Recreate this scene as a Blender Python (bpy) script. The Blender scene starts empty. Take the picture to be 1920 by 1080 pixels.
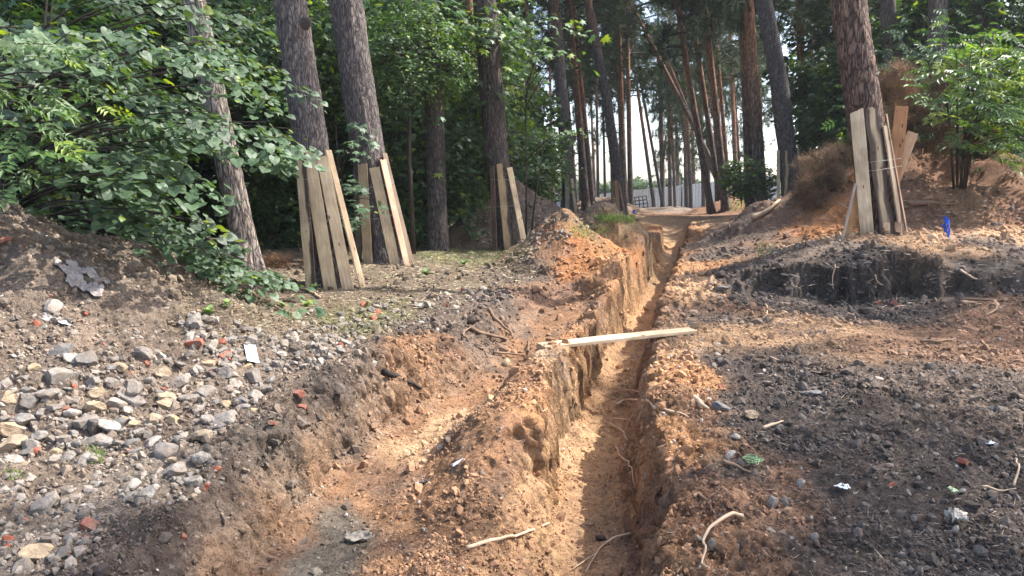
import bpy, math
import numpy as np
from mathutils import Vector, Matrix

R = math.radians
rng = np.random.default_rng(7)
SC = bpy.context.scene
COL = SC.collection

# ------------------------------------------------------------------ camera, sky, sun, exposure
CAMZ, PITCH, F = 1.55, R(6.5), 1400.0
cam_d = bpy.data.cameras.new('camera'); cam = bpy.data.objects.new('camera', cam_d); COL.objects.link(cam)
cam.location = (0, 0, CAMZ); cam.rotation_euler = (math.pi/2 - PITCH, 0, 0)
cam_d.sensor_width = 36; cam_d.lens = 36*F/1920; cam_d.clip_end = 900; cam_d.clip_start = .05
SC.camera = cam
SUN_EL, SUN_AZ = R(52), R(14)          # azimuth from +X towards +Y
world = bpy.data.worlds.new('World'); SC.world = world; world.use_nodes = True
wn = world.node_tree.nodes; wl = world.node_tree.links
sky = wn.new('ShaderNodeTexSky'); sky.sky_type = 'NISHITA'; sky.sun_disc = False
sky.sun_elevation = SUN_EL; sky.sun_rotation = R(90) - SUN_AZ
sky.air_density = 1.0; sky.dust_density = 3.0; sky.ozone_density = 1.0
bg = wn['Background']; bg.inputs[1].default_value = 0.15
wl.new(sky.outputs[0], bg.inputs[0])
sun_d = bpy.data.lights.new('sun', 'SUN'); sun = bpy.data.objects.new('sun', sun_d); COL.objects.link(sun)
sun_d.energy = 3.3; sun_d.angle = R(0.6); sun_d.color = (1, .98, .94)
sdir = Vector((math.cos(SUN_EL)*math.cos(SUN_AZ), math.cos(SUN_EL)*math.sin(SUN_AZ), math.sin(SUN_EL)))
sun.rotation_euler = sdir.to_track_quat('Z', 'Y').to_euler()
SC.view_settings.view_transform = 'Standard'; SC.view_settings.look = 'None'
SC.view_settings.exposure = 1.72; SC.view_settings.gamma = 1
SC.view_settings.use_curve_mapping = False
SC.cycles.max_bounces = 6; SC.cycles.diffuse_bounces = 3; SC.cycles.transparent_max_bounces = 4

# ------------------------------------------------------------------ pixel -> world
def ray(px, py):
    dx = (np.asarray(px, float)-960)/F; dy = (540-np.asarray(py, float))/F
    return dx, math.cos(PITCH)+dy*math.sin(PITCH), -math.sin(PITCH)+dy*math.cos(PITCH)
def P(px, py, Y):
    a, b, c = ray(px, py); t = Y/b
    return np.array([a*t, b*t, CAMZ+c*t])

# ------------------------------------------------------------------ noise
_perm = np.random.default_rng(11).permutation(256); _perm = np.concatenate([_perm, _perm, _perm])
_g2 = np.stack([np.cos(np.arange(256)*2.399), np.sin(np.arange(256)*2.399)], 1)
_g3 = np.random.default_rng(5).normal(size=(256, 3)); _g3 /= np.linalg.norm(_g3, axis=1)[:, None]
def noise2(x, y):
    xi = np.floor(x).astype(np.int64); yi = np.floor(y).astype(np.int64)
    xf = x-xi; yf = y-yi; u = xf*xf*(3-2*xf); v = yf*yf*(3-2*yf)
    def g(i, j, fx, fy):
        h = _perm[_perm[(xi+i) & 255]+((yi+j) & 255)]
        return _g2[h, 0]*fx+_g2[h, 1]*fy
    a = g(0, 0, xf, yf); b = g(1, 0, xf-1, yf); c = g(0, 1, xf, yf-1); d = g(1, 1, xf-1, yf-1)
    return 1.4*((a+(b-a)*u)*(1-v)+(c+(d-c)*u)*v)
def noise3(p):
    pi = np.floor(p).astype(np.int64); pf = p-pi; w = pf*pf*(3-2*pf)
    out = 0
    for i in (0, 1):
        for j in (0, 1):
            for k in (0, 1):
                h = _perm[_perm[_perm[(pi[..., 0]+i) & 255]+((pi[..., 1]+j) & 255)]+((pi[..., 2]+k) & 255)]
                g = _g3[h]
                dot = g[..., 0]*(pf[..., 0]-i)+g[..., 1]*(pf[..., 1]-j)+g[..., 2]*(pf[..., 2]-k)
                out = out+dot*np.where(i, w[..., 0], 1-w[..., 0])*np.where(j, w[..., 1], 1-w[..., 1])*np.where(k, w[..., 2], 1-w[..., 2])
    return out*1.5
def fbm(x, y, s, o=3, seed=0):
    r = 0; a = 1
    for i in range(o):
        r = r+a*noise2(x*s+17.3*i+seed*7.1, y*s-9.7*i+seed*3.3); s *= 2.05; a *= .5
    return r
def lumps(x, y, s, seed=0):          # rounded clods with sharp cracks between
    c = np.cos(.7); d = np.sin(.7); X = x*c-y*d; Y = x*d+y*c
    n = noise2(X*s+seed*5.7, Y*s+seed*2.9)
    return 1-2*np.abs(n)
def sst(a, b, x):
    t = np.clip((x-a)/(b-a), 0, 1); return t*t*(3-2*t)

# ------------------------------------------------------------------ terrain height
ANCH = [(0,1080,3.0),(300,1000,3.3),(150,850,4.2),(200,740,5.2),(450,700,6.0),(600,820,4.45),(620,540,10.8),(700,600,8.8),
 (770,650,7.0),(930,575,9.7),(745,492,14.2),(960,470,17.5),(450,520,11.5),(450,590,8.8),(1010,740,5.6),(880,870,4.5),(850,1000,3.65),
 (1130,600,9.2),(1080,520,13),(1300,1000,3.3),(1250,700,6.3),(1600,900,3.8),(1900,1000,3.2),(1900,700,5.8),(1500,620,7.6),
 (1900,612,7.9),(1350,562,10.0),(1600,592,8.5),(1600,482,10.4),(1900,486,10.3),(1410,470,13.5),(1640,436,12),(1790,440,12),(1900,432,12.6),
 (1480,390,26),(1340,430,23),(1310,418,30),(1250,402,38),(1070,398,33),(1160,404,34),(1130,428,26),(1180,470,19)]
_A = np.array([P(*a) for a in ANCH])
_W = np.array([(-6.5,12,.4),(-12,10,.4),(-15,25,.6),(-5,25,.6),(-30,40,1),(0,70,.9),(10,70,.9),(25,70,1.1),(-25,70,1.0),(60,60,1.5),(30,30,1.6),
 (20,12,1.2),(14,4,.6),(8,1,.2),(-8,1,.2),(0,0,.05),(0,-6,0),(-40,10,.6),(50,0,1),(0,120,1.0),(80,120,1.5),(-80,120,1.2),(-90,0,.6),(90,0,1.2),(14,45,.95),(-8,45,1.0),(20,20,1.5)])
_A = np.vstack([_A, _W])
def _phi(r2): return .5*r2*np.log(r2+1e-9)
def _warp(y): return y     # metric
_n = len(_A); _D2 = ((_A[:, None, :2]-_A[None, :, :2])**2).sum(-1)
_K = np.zeros((_n+3, _n+3)); _K[:_n, :_n] = _phi(_D2)+np.eye(_n)*.02; _K[:_n, _n] = 1; _K[:_n, n1:=_n+1] = _A[:, 0]; _K[:_n, _n+2] = _A[:, 1]
_K[_n:, :_n] = _K[:_n, _n:].T
_wt = np.linalg.solve(_K, np.concatenate([_A[:, 2], [0, 0, 0]]))
def base_h(x, y):
    xc = np.clip(x, -85, 85); yc = np.clip(y, -6, 118)
    h = _wt[_n]+_wt[_n+1]*xc+_wt[_n+2]*yc
    for i in range(_n):
        h = h+_wt[i]*_phi((xc-_A[i, 0])**2+(yc-_A[i, 1])**2)
    return h
# mounds: centre x,y, radius x,y, rotation, height, exponent
pA = P(1135, 428, 18.0); pB = P(1045, 447, 15.0)
MOUNDS = [(-5.8, 6.7, 4.8, 2.9, 0, 1.55), (.2, 22, 2.6, 2.8, 0, 1.5), (5.4, 45, 3.2, 3, 0, .95), (10.6, 50, 4.6, 3, 0, .4),
 (8.9, 16.6, 5.6, 3.7, .1, 1.75), (11.6, 40, 2.5, 3, 0, .9), (5.6, 15.2, 2.2, 2.0, 0, .42),
 (2.2, 18.0, 1.55, 3.0, -.2, 1.08), (1.05, 14.6, 1.35, 2.4, -.15, .95), (3.1, 21, 1.2, 3, -.2, .3), (1.65, 12.4, .9, 2.3, -.2, .36)]
def mound_h(x, y):
    m = np.zeros_like(x)
    wob = fbm(x, y, .55, 3, 4)*.16
    for cx, cy, rx, ry, ro, h in MOUNDS:
        c, s = math.cos(ro), math.sin(ro); X = (x-cx)*c+(y-cy)*s*-1; Yy = (x-cx)*s+(y-cy)*c
        r = np.sqrt((X/rx)**2+(Yy/ry)**2+.012)+wob
        t = np.clip(1-r, 0, 1)
        m = np.maximum(m, h*(t*1.12-.0)*(1-.25*(1-t)**3))
    return m*(1+.10*fbm(x, y, 2.1, 4, 5))
def poly_d(x, y, pts):
    """signed distance to a polyline, interpolated values of the extra columns; + is right of travel"""
    best = np.full(x.shape, 1e9); sd = np.zeros_like(x); nv = len(pts[0])-2; vals = [np.zeros_like(x) for _ in range(nv)]
    for a, b in zip(pts[:-1], pts[1:]):
        ax, ay = a[:2]; bx, by = b[:2]; dx, dy = bx-ax, by-ay; L2 = dx*dx+dy*dy
        t = np.clip(((x-ax)*dx+(y-ay)*dy)/L2, 0, 1); qx = x-ax-t*dx; qy = y-ay-t*dy; d = np.hypot(qx, qy)
        m = d < best; best = np.where(m, d, best); sg = np.sign(dy*qx-dx*qy)
        sd = np.where(m, d*sg, sd)
        for k in range(nv): vals[k] = np.where(m, a[2+k]+(b[2+k]-a[2+k])*t, vals[k])
    return sd, vals
# x, y, floor z, half width
T1 = [(-.15, .5, -.55, .22), (.30, 3.2, -.58, .24), (.50, 4.3, -.6, .26), (.64, 5.7, -.62, .31), (1.39, 9.2, -.52, .27), (2.35, 12.7, -.42, .27), (3.6, 17.5, -.2, .28), (4.45, 21, -.1, .3), (5.4, 25, -.02, .34), (5.9, 27.5, .3, .5), (6.1, 30, .7, .7)]
T2 = [(-1.2, 1.5, -.38, .34), (-1.08, 3.0, -.38, .34), (-1.02, 4.0, -.38, .36), (-.98, 5.3, -.34, .30), (-.62, 6.2, -.30, .32), (-.05, 7.7, -.22, .32), (.5, 10.0, -.08, .38), (.78, 11.4, .08, .25)]
RDG = [(-.28, 2.2, .02), (-.18, 3.6, .05), (-.12, 4.6, .07), (.22, 5.8, .08), (.55, 7.2, .09), (1.15, 9.4, .10), (1.6, 11.2, .12), (2.2, 13.6, .1)]
SCP = [tuple(P(1400, 560, 10.0)[:2])+(.24, .25), tuple(P(1500, 575, 9.2)[:2])+(.2, .42), tuple(P(1640, 575, 8.95)[:2])+(.16, .5), tuple(P(1760, 560, 9.1)[:2])+(.24, .35), tuple(P(1900, 540, 9.2)[:2])+(.38, .25), (8.6, 9.6, .45, .2)]
def macro(x, y):
    h = base_h(x, y)+mound_h(x, y)
    h = h+.035*fbm(x, y, .9, 3, 1)*sst(2, 6, y)+.02*fbm(x, y, 1.6, 2, 2)
    near = np.clip(1.3-y/40, .0, 1)
    # burnt scoop in the bank at right
    d, (fz, w) = poly_d(x+.2*fbm(x, y, 1.3, 3, 8), y+.3*fbm(x, y, 1.6, 4, 9), SCP)
    tl = np.clip((-d-w-.55*sst(6.2, 5.2, x)*sst(2.6, 3.4, x))/.2, 0, 1); tr = np.clip((d-w)/.8, 0, 1)
    t = np.where(d < 0, tl**.7, tr)
    h = np.minimum(h, fz+(h-fz)*t)
    rd, (rh,) = poly_d(x, y, [p+(0,) if len(p) < 3 else p for p in RDG]); h = h+rh*np.exp(-(rd/.26)**2)*(1+.5*fbm(x, y, 2.4, 2, 44))
    # shallow trench
    wx = x+.09*fbm(x, y, 1.7, 3, 12); wy = y+.1*fbm(x, y, 1.4, 2, 13)
    d, (fz, w) = poly_d(wx, wy, T2)
    t = np.where(d < 0, np.clip((-d-w)/(.22+.1*noise2(x*1.2, y*1.2)), 0, 1)**.75, sst(0, 1, (d-w)/(.36+.3*sst(6.5, 4.5, y))))
    fl = fz+.035*fbm(x, y, 2.2, 3, 14)+.10*sst(w*.2, w, np.abs(d))*0.5
    cut2 = np.where(t < 1, fl+(h-fl)*t, h); h2 = np.minimum(h, cut2)
    # deep trench
    wx = x+.085*fbm(x, y, 1.9, 3, 22)+.035*noise2(y*6.+3, x*1.1)+.010*noise2(y*19., x*2.2); wy = y
    d, (fz, w) = poly_d(wx, wy, T1)
    slump = .45*sst(5.3, 4.4, y)
    t = np.where(d < 0, np.clip((-d-w)/(.07+slump), 0, 1)**.8, np.clip((d-w)/(.16+.1*noise2(x*2, y*2)), 0, 1)**.7)
    fl = fz+.045*fbm(x, y, 2.6, 3, 24)+(.14+.14*noise2(y*1.7, x))*np.clip((np.abs(d)-w*.3)/(w*.75), 0, 1)**1.4
    h3 = np.minimum(h2, np.where(t < 1, fl+(h2-fl)*t, h2))
    # crumbled lip on the right bank and the ridge
    h3 = h3+.07*np.exp(-((d-w-.32)/.2)**2)*sst(3, 14, 15.5-y)*(.8+.7*fbm(x, y, 2.3, 2, 31))*sst(30, 22, y)
    return h3
def rough_mask(x, y):
    """1 where the soil is loose and cloddy, small on trodden floors and flats"""
    d1, (f1, w1) = poly_d(x, y, T1); d2, (f2, w2) = poly_d(x, y, T2)
    m = .55+.25*fbm(x, y, .8, 2, 41)
    m = m*(1-.7*np.exp(-(d1/(w1*.9))**4))*(1-.75*np.exp(-(d2/(w2*1.0))**4))
    m = m+.5*np.exp(-((d1-.55)/.35)**2)+.3*np.exp(-((d2+.6)/.25)**2)
    m = m*(1-.55*np.exp(-(((x-3.6)/2.8)**2+((y-6.9)/.9)**2)))
    m = m*(1-.6*sst(9, 10.5, y)*sst(.8, -.6, x))
    return np.clip(m, .1, 1.3)
def ground(x, y):
    x = np.asarray(x, float); y = np.asarray(y, float)
    h = macro(x, y)
    m = rough_mask(x, y)
    h = h+m*(.034*lumps(x, y, 2.6, 1)+.030*lumps(x+.05*noise2(x*6, y*6), y, 5.7, 2)+.030*lumps(x+.1*noise2(x*9, y*9), y+.06*noise2(x*8+5, y*8), 12, 3)+.019*lumps(x+.03*noise2(x*20, y*20), y, 25, 4)*sst(14, 9, y)+.009*lumps(x, y, 55, 5)*sst(9, 6, y))-.045*m
    return h+.004*noise2(x*45, y*45)*sst(9, 6, y)
def hit(px, py, y0=2.0, y1=90.0, n=340):
    px = np.atleast_1d(np.asarray(px, float)); py = np.atleast_1d(np.asarray(py, float))
    ys = y0*(y1/y0)**np.linspace(0, 1, n)
    a, b, c = ray(px, py)
    X = a[:, None]/b[:, None]*ys; Z = CAMZ+c[:, None]/b[:, None]*ys; Yy = np.broadcast_to(ys, X.shape)
    g = ground(X, Yy); below = Z < g
    i = np.where(below.any(1), below.argmax(1), n-1); i = np.clip(i, 1, n-1); k = np.arange(len(i))
    d0 = Z[k, i-1]-g[k, i-1]; d1 = Z[k, i]-g[k, i]; t = np.clip(d0/(d0-d1+1e-9), 0, 1)
    yy = ys[i-1]+(ys[i]-ys[i-1])*t; xx = a/b*yy
    return np.stack([xx, yy, ground(xx, yy)], 1)

# ------------------------------------------------------------------ mesh helpers
def tag(o, label=None, cat=None, group=None, kind=None):
    if label: o['label'] = label
    if cat: o['category'] = cat
    if group: o['group'] = group
    if kind: o['kind'] = kind
    return o
def link(name, me, mat=None, parent=None, loc=None):
    o = bpy.data.objects.new(name, me); COL.objects.link(o)
    if mat and len(me.materials) == 0: me.materials.append(mat)
    if parent is not None: o.parent = parent
    if loc is not None: o.location = loc
    return o
def empty(name, loc, label, cat, group=None):
    o = bpy.data.objects.new(name, None); COL.objects.link(o); o.location = loc; o.empty_display_size = .2
    return tag(o, label, cat, group)
def mesh_np(name, v, faces, col=None, smooth=False):
    """faces: int array (M,k)"""
    me = bpy.data.meshes.new(name); v = np.ascontiguousarray(v, dtype=np.float32); f = np.ascontiguousarray(faces, dtype=np.int32)
    M, k = f.shape
    me.vertices.add(len(v)); me.vertices.foreach_set('co', v.ravel())
    me.loops.add(M*k); me.loops.foreach_set('vertex_index', f.ravel())
    me.polygons.add(M); me.polygons.foreach_set('loop_start', np.arange(M, dtype=np.int32)*k)
    me.polygons.foreach_set('use_smooth', np.full(M, smooth))
    me.update(calc_edges=True)
    if col is not None:
        a = me.attributes.new('col', 'FLOAT_COLOR', 'POINT'); c = np.ones((len(v), 4), np.float32); c[:, :3] = col; a.data.foreach_set('color', c.ravel())
    return me
def scatter(name, tv, tf, pos, rot, scale, col=None, smooth=False):
    tv = np.asarray(tv, float); tf = np.asarray(tf); N = len(pos); n = len(tv)
    scale = np.asarray(scale, float); 
    if scale.ndim == 1: scale = scale[:, None].repeat(3, 1)
    loc = tv[None]*scale[:, None, :]
    v = pos[:, None, :]+np.einsum('nij,nkj->nki', rot, loc)
    f = (tf[None]+(np.arange(N)*n)[:, None, None]).reshape(-1, tf.shape[1])
    c = None if col is None else np.repeat(col, n, 0)
    return mesh_np(name, v.reshape(-1, 3), f, c, smooth)
def frames(d, nrm):
    """rotation matrices with local Y along d and local Z near nrm"""
    d = d/np.linalg.norm(d, axis=1)[:, None]; s = np.cross(d, nrm); s /= np.linalg.norm(s, axis=1)[:, None]+1e-9; n = np.cross(s, d)
    return np.stack([s, d, n], 2)
def rand_rot(n, r=None):
    r = r or rng; q = r.normal(size=(n, 4)); q /= np.linalg.norm(q, axis=1)[:, None]; w, x, y, z = q.T
    return np.stack([1-2*(y*y+z*z), 2*(x*y-z*w), 2*(x*z+y*w), 2*(x*y+z*w), 1-2*(x*x+z*z), 2*(y*z-x*w), 2*(x*z-y*w), 2*(y*z+x*w), 1-2*(x*x+y*y)], 1).reshape(-1, 3, 3)
def tube_arrays(pts, rad, sides=8, cap=True):
    pts = np.asarray(pts, float); rad = np.broadcast_to(np.asarray(rad, float), (len(pts),)); n = len(pts)
    T = np.gradient(pts, axis=0); T /= np.linalg.norm(T, axis=1)[:, None]+1e-9
    up = np.array([0, 0, 1.]) if abs(T[:, 2]).mean() < .8 else np.array([0, 1., 0])
    A = np.cross(T, up); A /= np.linalg.norm(A, axis=1)[:, None]+1e-9; B = np.cross(T, A)
    th = np.linspace(0, 2*math.pi, sides, endpoint=False)
    v = pts[:, None]+rad[:, None, None]*(np.cos(th)[None, :, None]*A[:, None]+np.sin(th)[None, :, None]*B[:, None])
    i, j = np.meshgrid(np.arange(n-1), np.arange(sides), indexing='ij'); j2 = (j+1) % sides
    f = np.stack([i*sides+j, i*sides+j2, (i+1)*sides+j2, (i+1)*sides+j], -1).reshape(-1, 4)
    v = v.reshape(-1, 3)
    if cap:
        v = np.vstack([v, pts[:1], pts[-1:]]); c0 = n*sides; jj = np.arange(sides); j2 = (jj+1) % sides
        f = np.vstack([f, np.stack([np.full(sides, c0), j2, jj, np.full(sides, c0)], 1), np.stack([np.full(sides, c0+1), (n-1)*sides+jj, (n-1)*sides+j2, np.full(sides, c0+1)], 1)])
    return v, f
def fix_quads(name, v, f, col=None, smooth=True):
    tri = f[:, 0] == f[:, 3]
    q = f[~tri]; t = f[tri][:, :3]
    t = np.vstack([t, q[:, [0, 1, 2]], q[:, [0, 2, 3]]])
    return mesh_np(name, v, t, col, smooth)
def merge(parts):
    vs = []; fs = []; o = 0
    for v, f in parts: vs.append(v); fs.append(f+o); o += len(v)
    return np.vstack(vs), np.vstack(fs)

# ------------------------------------------------------------------ materials
def mat_new(name):
    m = bpy.data.materials.new(name); m.use_nodes = True; nt = m.node_tree
    return m, nt, nt.nodes['Principled BSDF']
def N(nt, t, **k):
    n = nt.nodes.new(t)
    for a, b in k.items():
        if a.startswith('i_'): n.inputs[a[2:].replace('_', ' ')].default_value = b
        else: setattr(n, a, b)
    return n
def ramp(nt, src, stops):
    r = nt.nodes.new('ShaderNodeValToRGB'); e = r.color_ramp.elements
    while len(e) < len(stops): e.new(.5)
    for el, (p, c) in zip(e, stops): el.position = p; el.color = (*c, 1) if len(c) == 3 else c
    nt.links.new(src, r.inputs[0]); return r
def mixc(nt, fac, a, b, mode='MIX'):
    m = nt.nodes.new('ShaderNodeMix'); m.data_type = 'RGBA'; m.blend_type = mode
    for s, val in ((m.inputs[0], fac), (m.inputs[6], a), (m.inputs[7], b)):
        if hasattr(val, 'links'): nt.links.new(val, s)
        elif isinstance(val, (int, float)): s.default_value = val
        else: s.default_value = (*val, 1)
    return m.outputs[2]
def bump(nt, h, strength, dist, prev=None):
    b = nt.nodes.new('ShaderNodeBump'); b.inputs['Strength'].default_value = strength; b.inputs['Distance'].default_value = dist
    nt.links.new(h, b.inputs['Height'])
    if prev is not None: nt.links.new(prev, b.inputs['Normal'])
    return b.outputs[0]
def mat_soil():
    m, nt, b = mat_new('loose soil'); L = nt.links
    at = N(nt, 'ShaderNodeAttribute', attribute_name='col'); geo = N(nt, 'ShaderNodeNewGeometry')
    n1 = N(nt, 'ShaderNodeTexNoise', i_Scale=9, i_Detail=8, i_Roughness=.7); L.new(geo.outputs['Position'], n1.inputs['Vector'])
    n2 = N(nt, 'ShaderNodeTexNoise', i_Scale=60, i_Detail=5, i_Roughness=.7); L.new(geo.outputs['Position'], n2.inputs['Vector'])
    n3 = N(nt, 'ShaderNodeTexVoronoi', i_Scale=55); L.new(geo.outputs['Position'], n3.inputs['Vector'])
    r1 = ramp(nt, n1.outputs[0], [(.3, (.62, .60, .6)), (.5, (1, 1, 1)), (.72, (1.35, 1.3, 1.25))])
    r2 = ramp(nt, n2.outputs[0], [(.3, (.6, .58, .58)), (.5, (1, 1, 1)), (.7, (1.35, 1.32, 1.3))])
    c = mixc(nt, 1.0, at.outputs['Color'], r1.outputs[0], 'MULTIPLY'); c = mixc(nt, 1.0, c, r2.outputs[0], 'MULTIPLY')
    n4 = N(nt, 'ShaderNodeTexNoise', i_Scale=26, i_Detail=6, i_Roughness=.75, i_Distortion=.4); L.new(geo.outputs['Position'], n4.inputs['Vector'])
    r4 = ramp(nt, n4.outputs[0], [(.33, (.45, .43, .42)), (.48, (1, 1, 1)), (.7, (1.25, 1.22, 1.2))]); c = mixc(nt, 1.0, c, r4.outputs[0], 'MULTIPLY')
    r3 = ramp(nt, n3.outputs['Color'], [(.9, (0, 0, 0)), (.96, (1, 1, 1))])
    c = mixc(nt, r3.outputs[0], c, (.36, .33, .29))
    L.new(c, b.inputs['Base Color']); b.inputs['Roughness'].default_value = .95; b.inputs['Specular IOR Level'].default_value = .15
    bn = bump(nt, n1.outputs[0], .9, .05); bn = bump(nt, n4.outputs[0], 1.0, .03, bn); bn = bump(nt, n2.outputs[0], .9, .014, bn); bn = bump(nt, n3.outputs['Distance'], -.5, .006, bn)
    L.new(bn, b.inputs['Normal']); return m
def mat_attr(name, rough=.9, spec=.2, nscale=80, bs=.4, bd=.004, var=.35):
    m, nt, b = mat_new(name); L = nt.links
    at = N(nt, 'ShaderNodeAttribute', attribute_name='col'); geo = N(nt, 'ShaderNodeNewGeometry')
    n2 = N(nt, 'ShaderNodeTexNoise', i_Scale=nscale, i_Detail=5, i_Roughness=.7); L.new(geo.outputs['Position'], n2.inputs['Vector'])
    r2 = ramp(nt, n2.outputs[0], [(.3, (1-var,)*3), (.7, (1+var,)*3)])
    c = mixc(nt, 1.0, at.outputs['Color'], r2.outputs[0], 'MULTIPLY'); L.new(c, b.inputs['Base Color'])
    b.inputs['Roughness'].default_value = rough; b.inputs['Specular IOR Level'].default_value = spec
    L.new(bump(nt, n2.outputs[0], bs, bd), b.inputs['Normal']); return m
def mat_leaf(name, rough=.45, spec=.5, trans=.35, tint=(1.5, 1.5, .45)):
    m, nt, b = mat_new(name); L = nt.links
    at = N(nt, 'ShaderNodeAttribute', attribute_name='col')
    g_ = N(nt, 'ShaderNodeNewGeometry'); ln = N(nt, 'ShaderNodeTexNoise', i_Scale=38, i_Detail=4, i_Roughness=.7); L.new(g_.outputs['Position'], ln.inputs['Vector']); lr = ramp(nt, ln.outputs[0], [(.3, (.66, .68, .62)), (.55, (1, 1, 1)), (.72, (1.3, 1.22, 1.05))])
    lc = mixc(nt, 1.0, at.outputs['Color'], lr.outputs[0], 'MULTIPLY'); L.new(lc, b.inputs['Base Color']); b.inputs['Roughness'].default_value = rough; b.inputs['Specular IOR Level'].default_value = spec
    L.new(bump(nt, ln.outputs[0], .35, .01), b.inputs['Normal'])
    t = N(nt, 'ShaderNodeBsdfTranslucent'); c = mixc(nt, 1.0, at.outputs['Color'], tint, 'MULTIPLY'); L.new(c, t.inputs[0])
    mx = N(nt, 'ShaderNodeMixShader'); mx.inputs[0].default_value = trans; L.new(b.outputs[0], mx.inputs[1]); L.new(t.outputs[0], mx.inputs[2])
    L.new(mx.outputs[0], nt.nodes['Material Output'].inputs[0]); return m
def mat_bark(name, low=((.055, .049, .047), (.19, .165, .15)), high=((.2, .09, .05), (.45, .25, .15)), z0=7., z1=11., scale=27, dist=.02):
    m, nt, b = mat_new(name); L = nt.links
    tc = N(nt, 'ShaderNodeTexCoord'); mp = N(nt, 'ShaderNodeMapping'); mp.inputs['Scale'].default_value = (1, 1, .2); L.new(tc.outputs['Object'], mp.inputs[0])
    nz = N(nt, 'ShaderNodeTexNoise', i_Scale=9, i_Detail=5); L.new(mp.outputs[0], nz.inputs['Vector'])
    vm = N(nt, 'ShaderNodeVectorMath', operation='MULTIPLY_ADD'); L.new(nz.outputs['Color'], vm.inputs[0]); vm.inputs[1].default_value = (.2, .2, .12); L.new(mp.outputs[0], vm.inputs[2])
    v = N(nt, 'ShaderNodeTexVoronoi', i_Scale=scale, feature='DISTANCE_TO_EDGE'); L.new(vm.outputs[0], v.inputs['Vector'])
    vc = N(nt, 'ShaderNodeTexVoronoi', i_Scale=scale); L.new(vm.outputs[0], vc.inputs['Vector'])
    n2 = N(nt, 'ShaderNodeTexNoise', i_Scale=40, i_Detail=6, i_Roughness=.7); L.new(mp.outputs[0], n2.inputs['Vector'])
    crack = ramp(nt, v.outputs['Distance'], [(.0, (0, 0, 0)), (.14, (.7, .7, .7)), (.4, (1, 1, 1))])
    lo = mixc(nt, crack.outputs[0], low[0], low[1]); hi = mixc(nt, crack.outputs[0], high[0], high[1])
    sx = N(nt, 'ShaderNodeSeparateXYZ'); L.new(tc.outputs['Object'], sx.inputs[0])
    mr = N(nt, 'ShaderNodeMapRange'); L.new(sx.outputs[2], mr.inputs[0]); mr.inputs[1].default_value = z0; mr.inputs[2].default_value = z1
    ad = N(nt, 'ShaderNodeMath', operation='MULTIPLY_ADD'); L.new(nz.outputs[0], ad.inputs[0]); ad.inputs[1].default_value = .5; L.new(mr.outputs[0], ad.inputs[2])
    ad2 = N(nt, 'ShaderNodeMath', operation='SUBTRACT', use_clamp=True); L.new(ad.outputs[0], ad2.inputs[0]); ad2.inputs[1].default_value = .25
    c = mixc(nt, ad2.outputs[0], lo, hi)
    rr = ramp(nt, n2.outputs[0], [(.3, (.55, .55, .55)), (.7, (1.5, 1.5, 1.5))]); c = mixc(nt, 1.0, c, rr.outputs[0], 'MULTIPLY')
    r4 = ramp(nt, vc.outputs['Color'], [(.2, (.75, .75, .8)), (.8, (1.25, 1.2, 1.15))]); c = mixc(nt, 1.0, c, r4.outputs[0], 'MULTIPLY')
    oi = N(nt, 'ShaderNodeObjectInfo'); ro = ramp(nt, oi.outputs['Random'], [(0, (.8, .8, .82)), (1, (1.2, 1.15, 1.1))]); c = mixc(nt, 1.0, c, ro.outputs[0], 'MULTIPLY')
    L.new(c, b.inputs['Base Color']); b.inputs['Roughness'].default_value = .9; b.inputs['Specular IOR Level'].default_value = .2
    bn = bump(nt, crack.outputs[0], .8, dist); bn = bump(nt, n2.outputs[0], .5, .01, bn); L.new(bn, b.inputs['Normal']); return m
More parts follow.
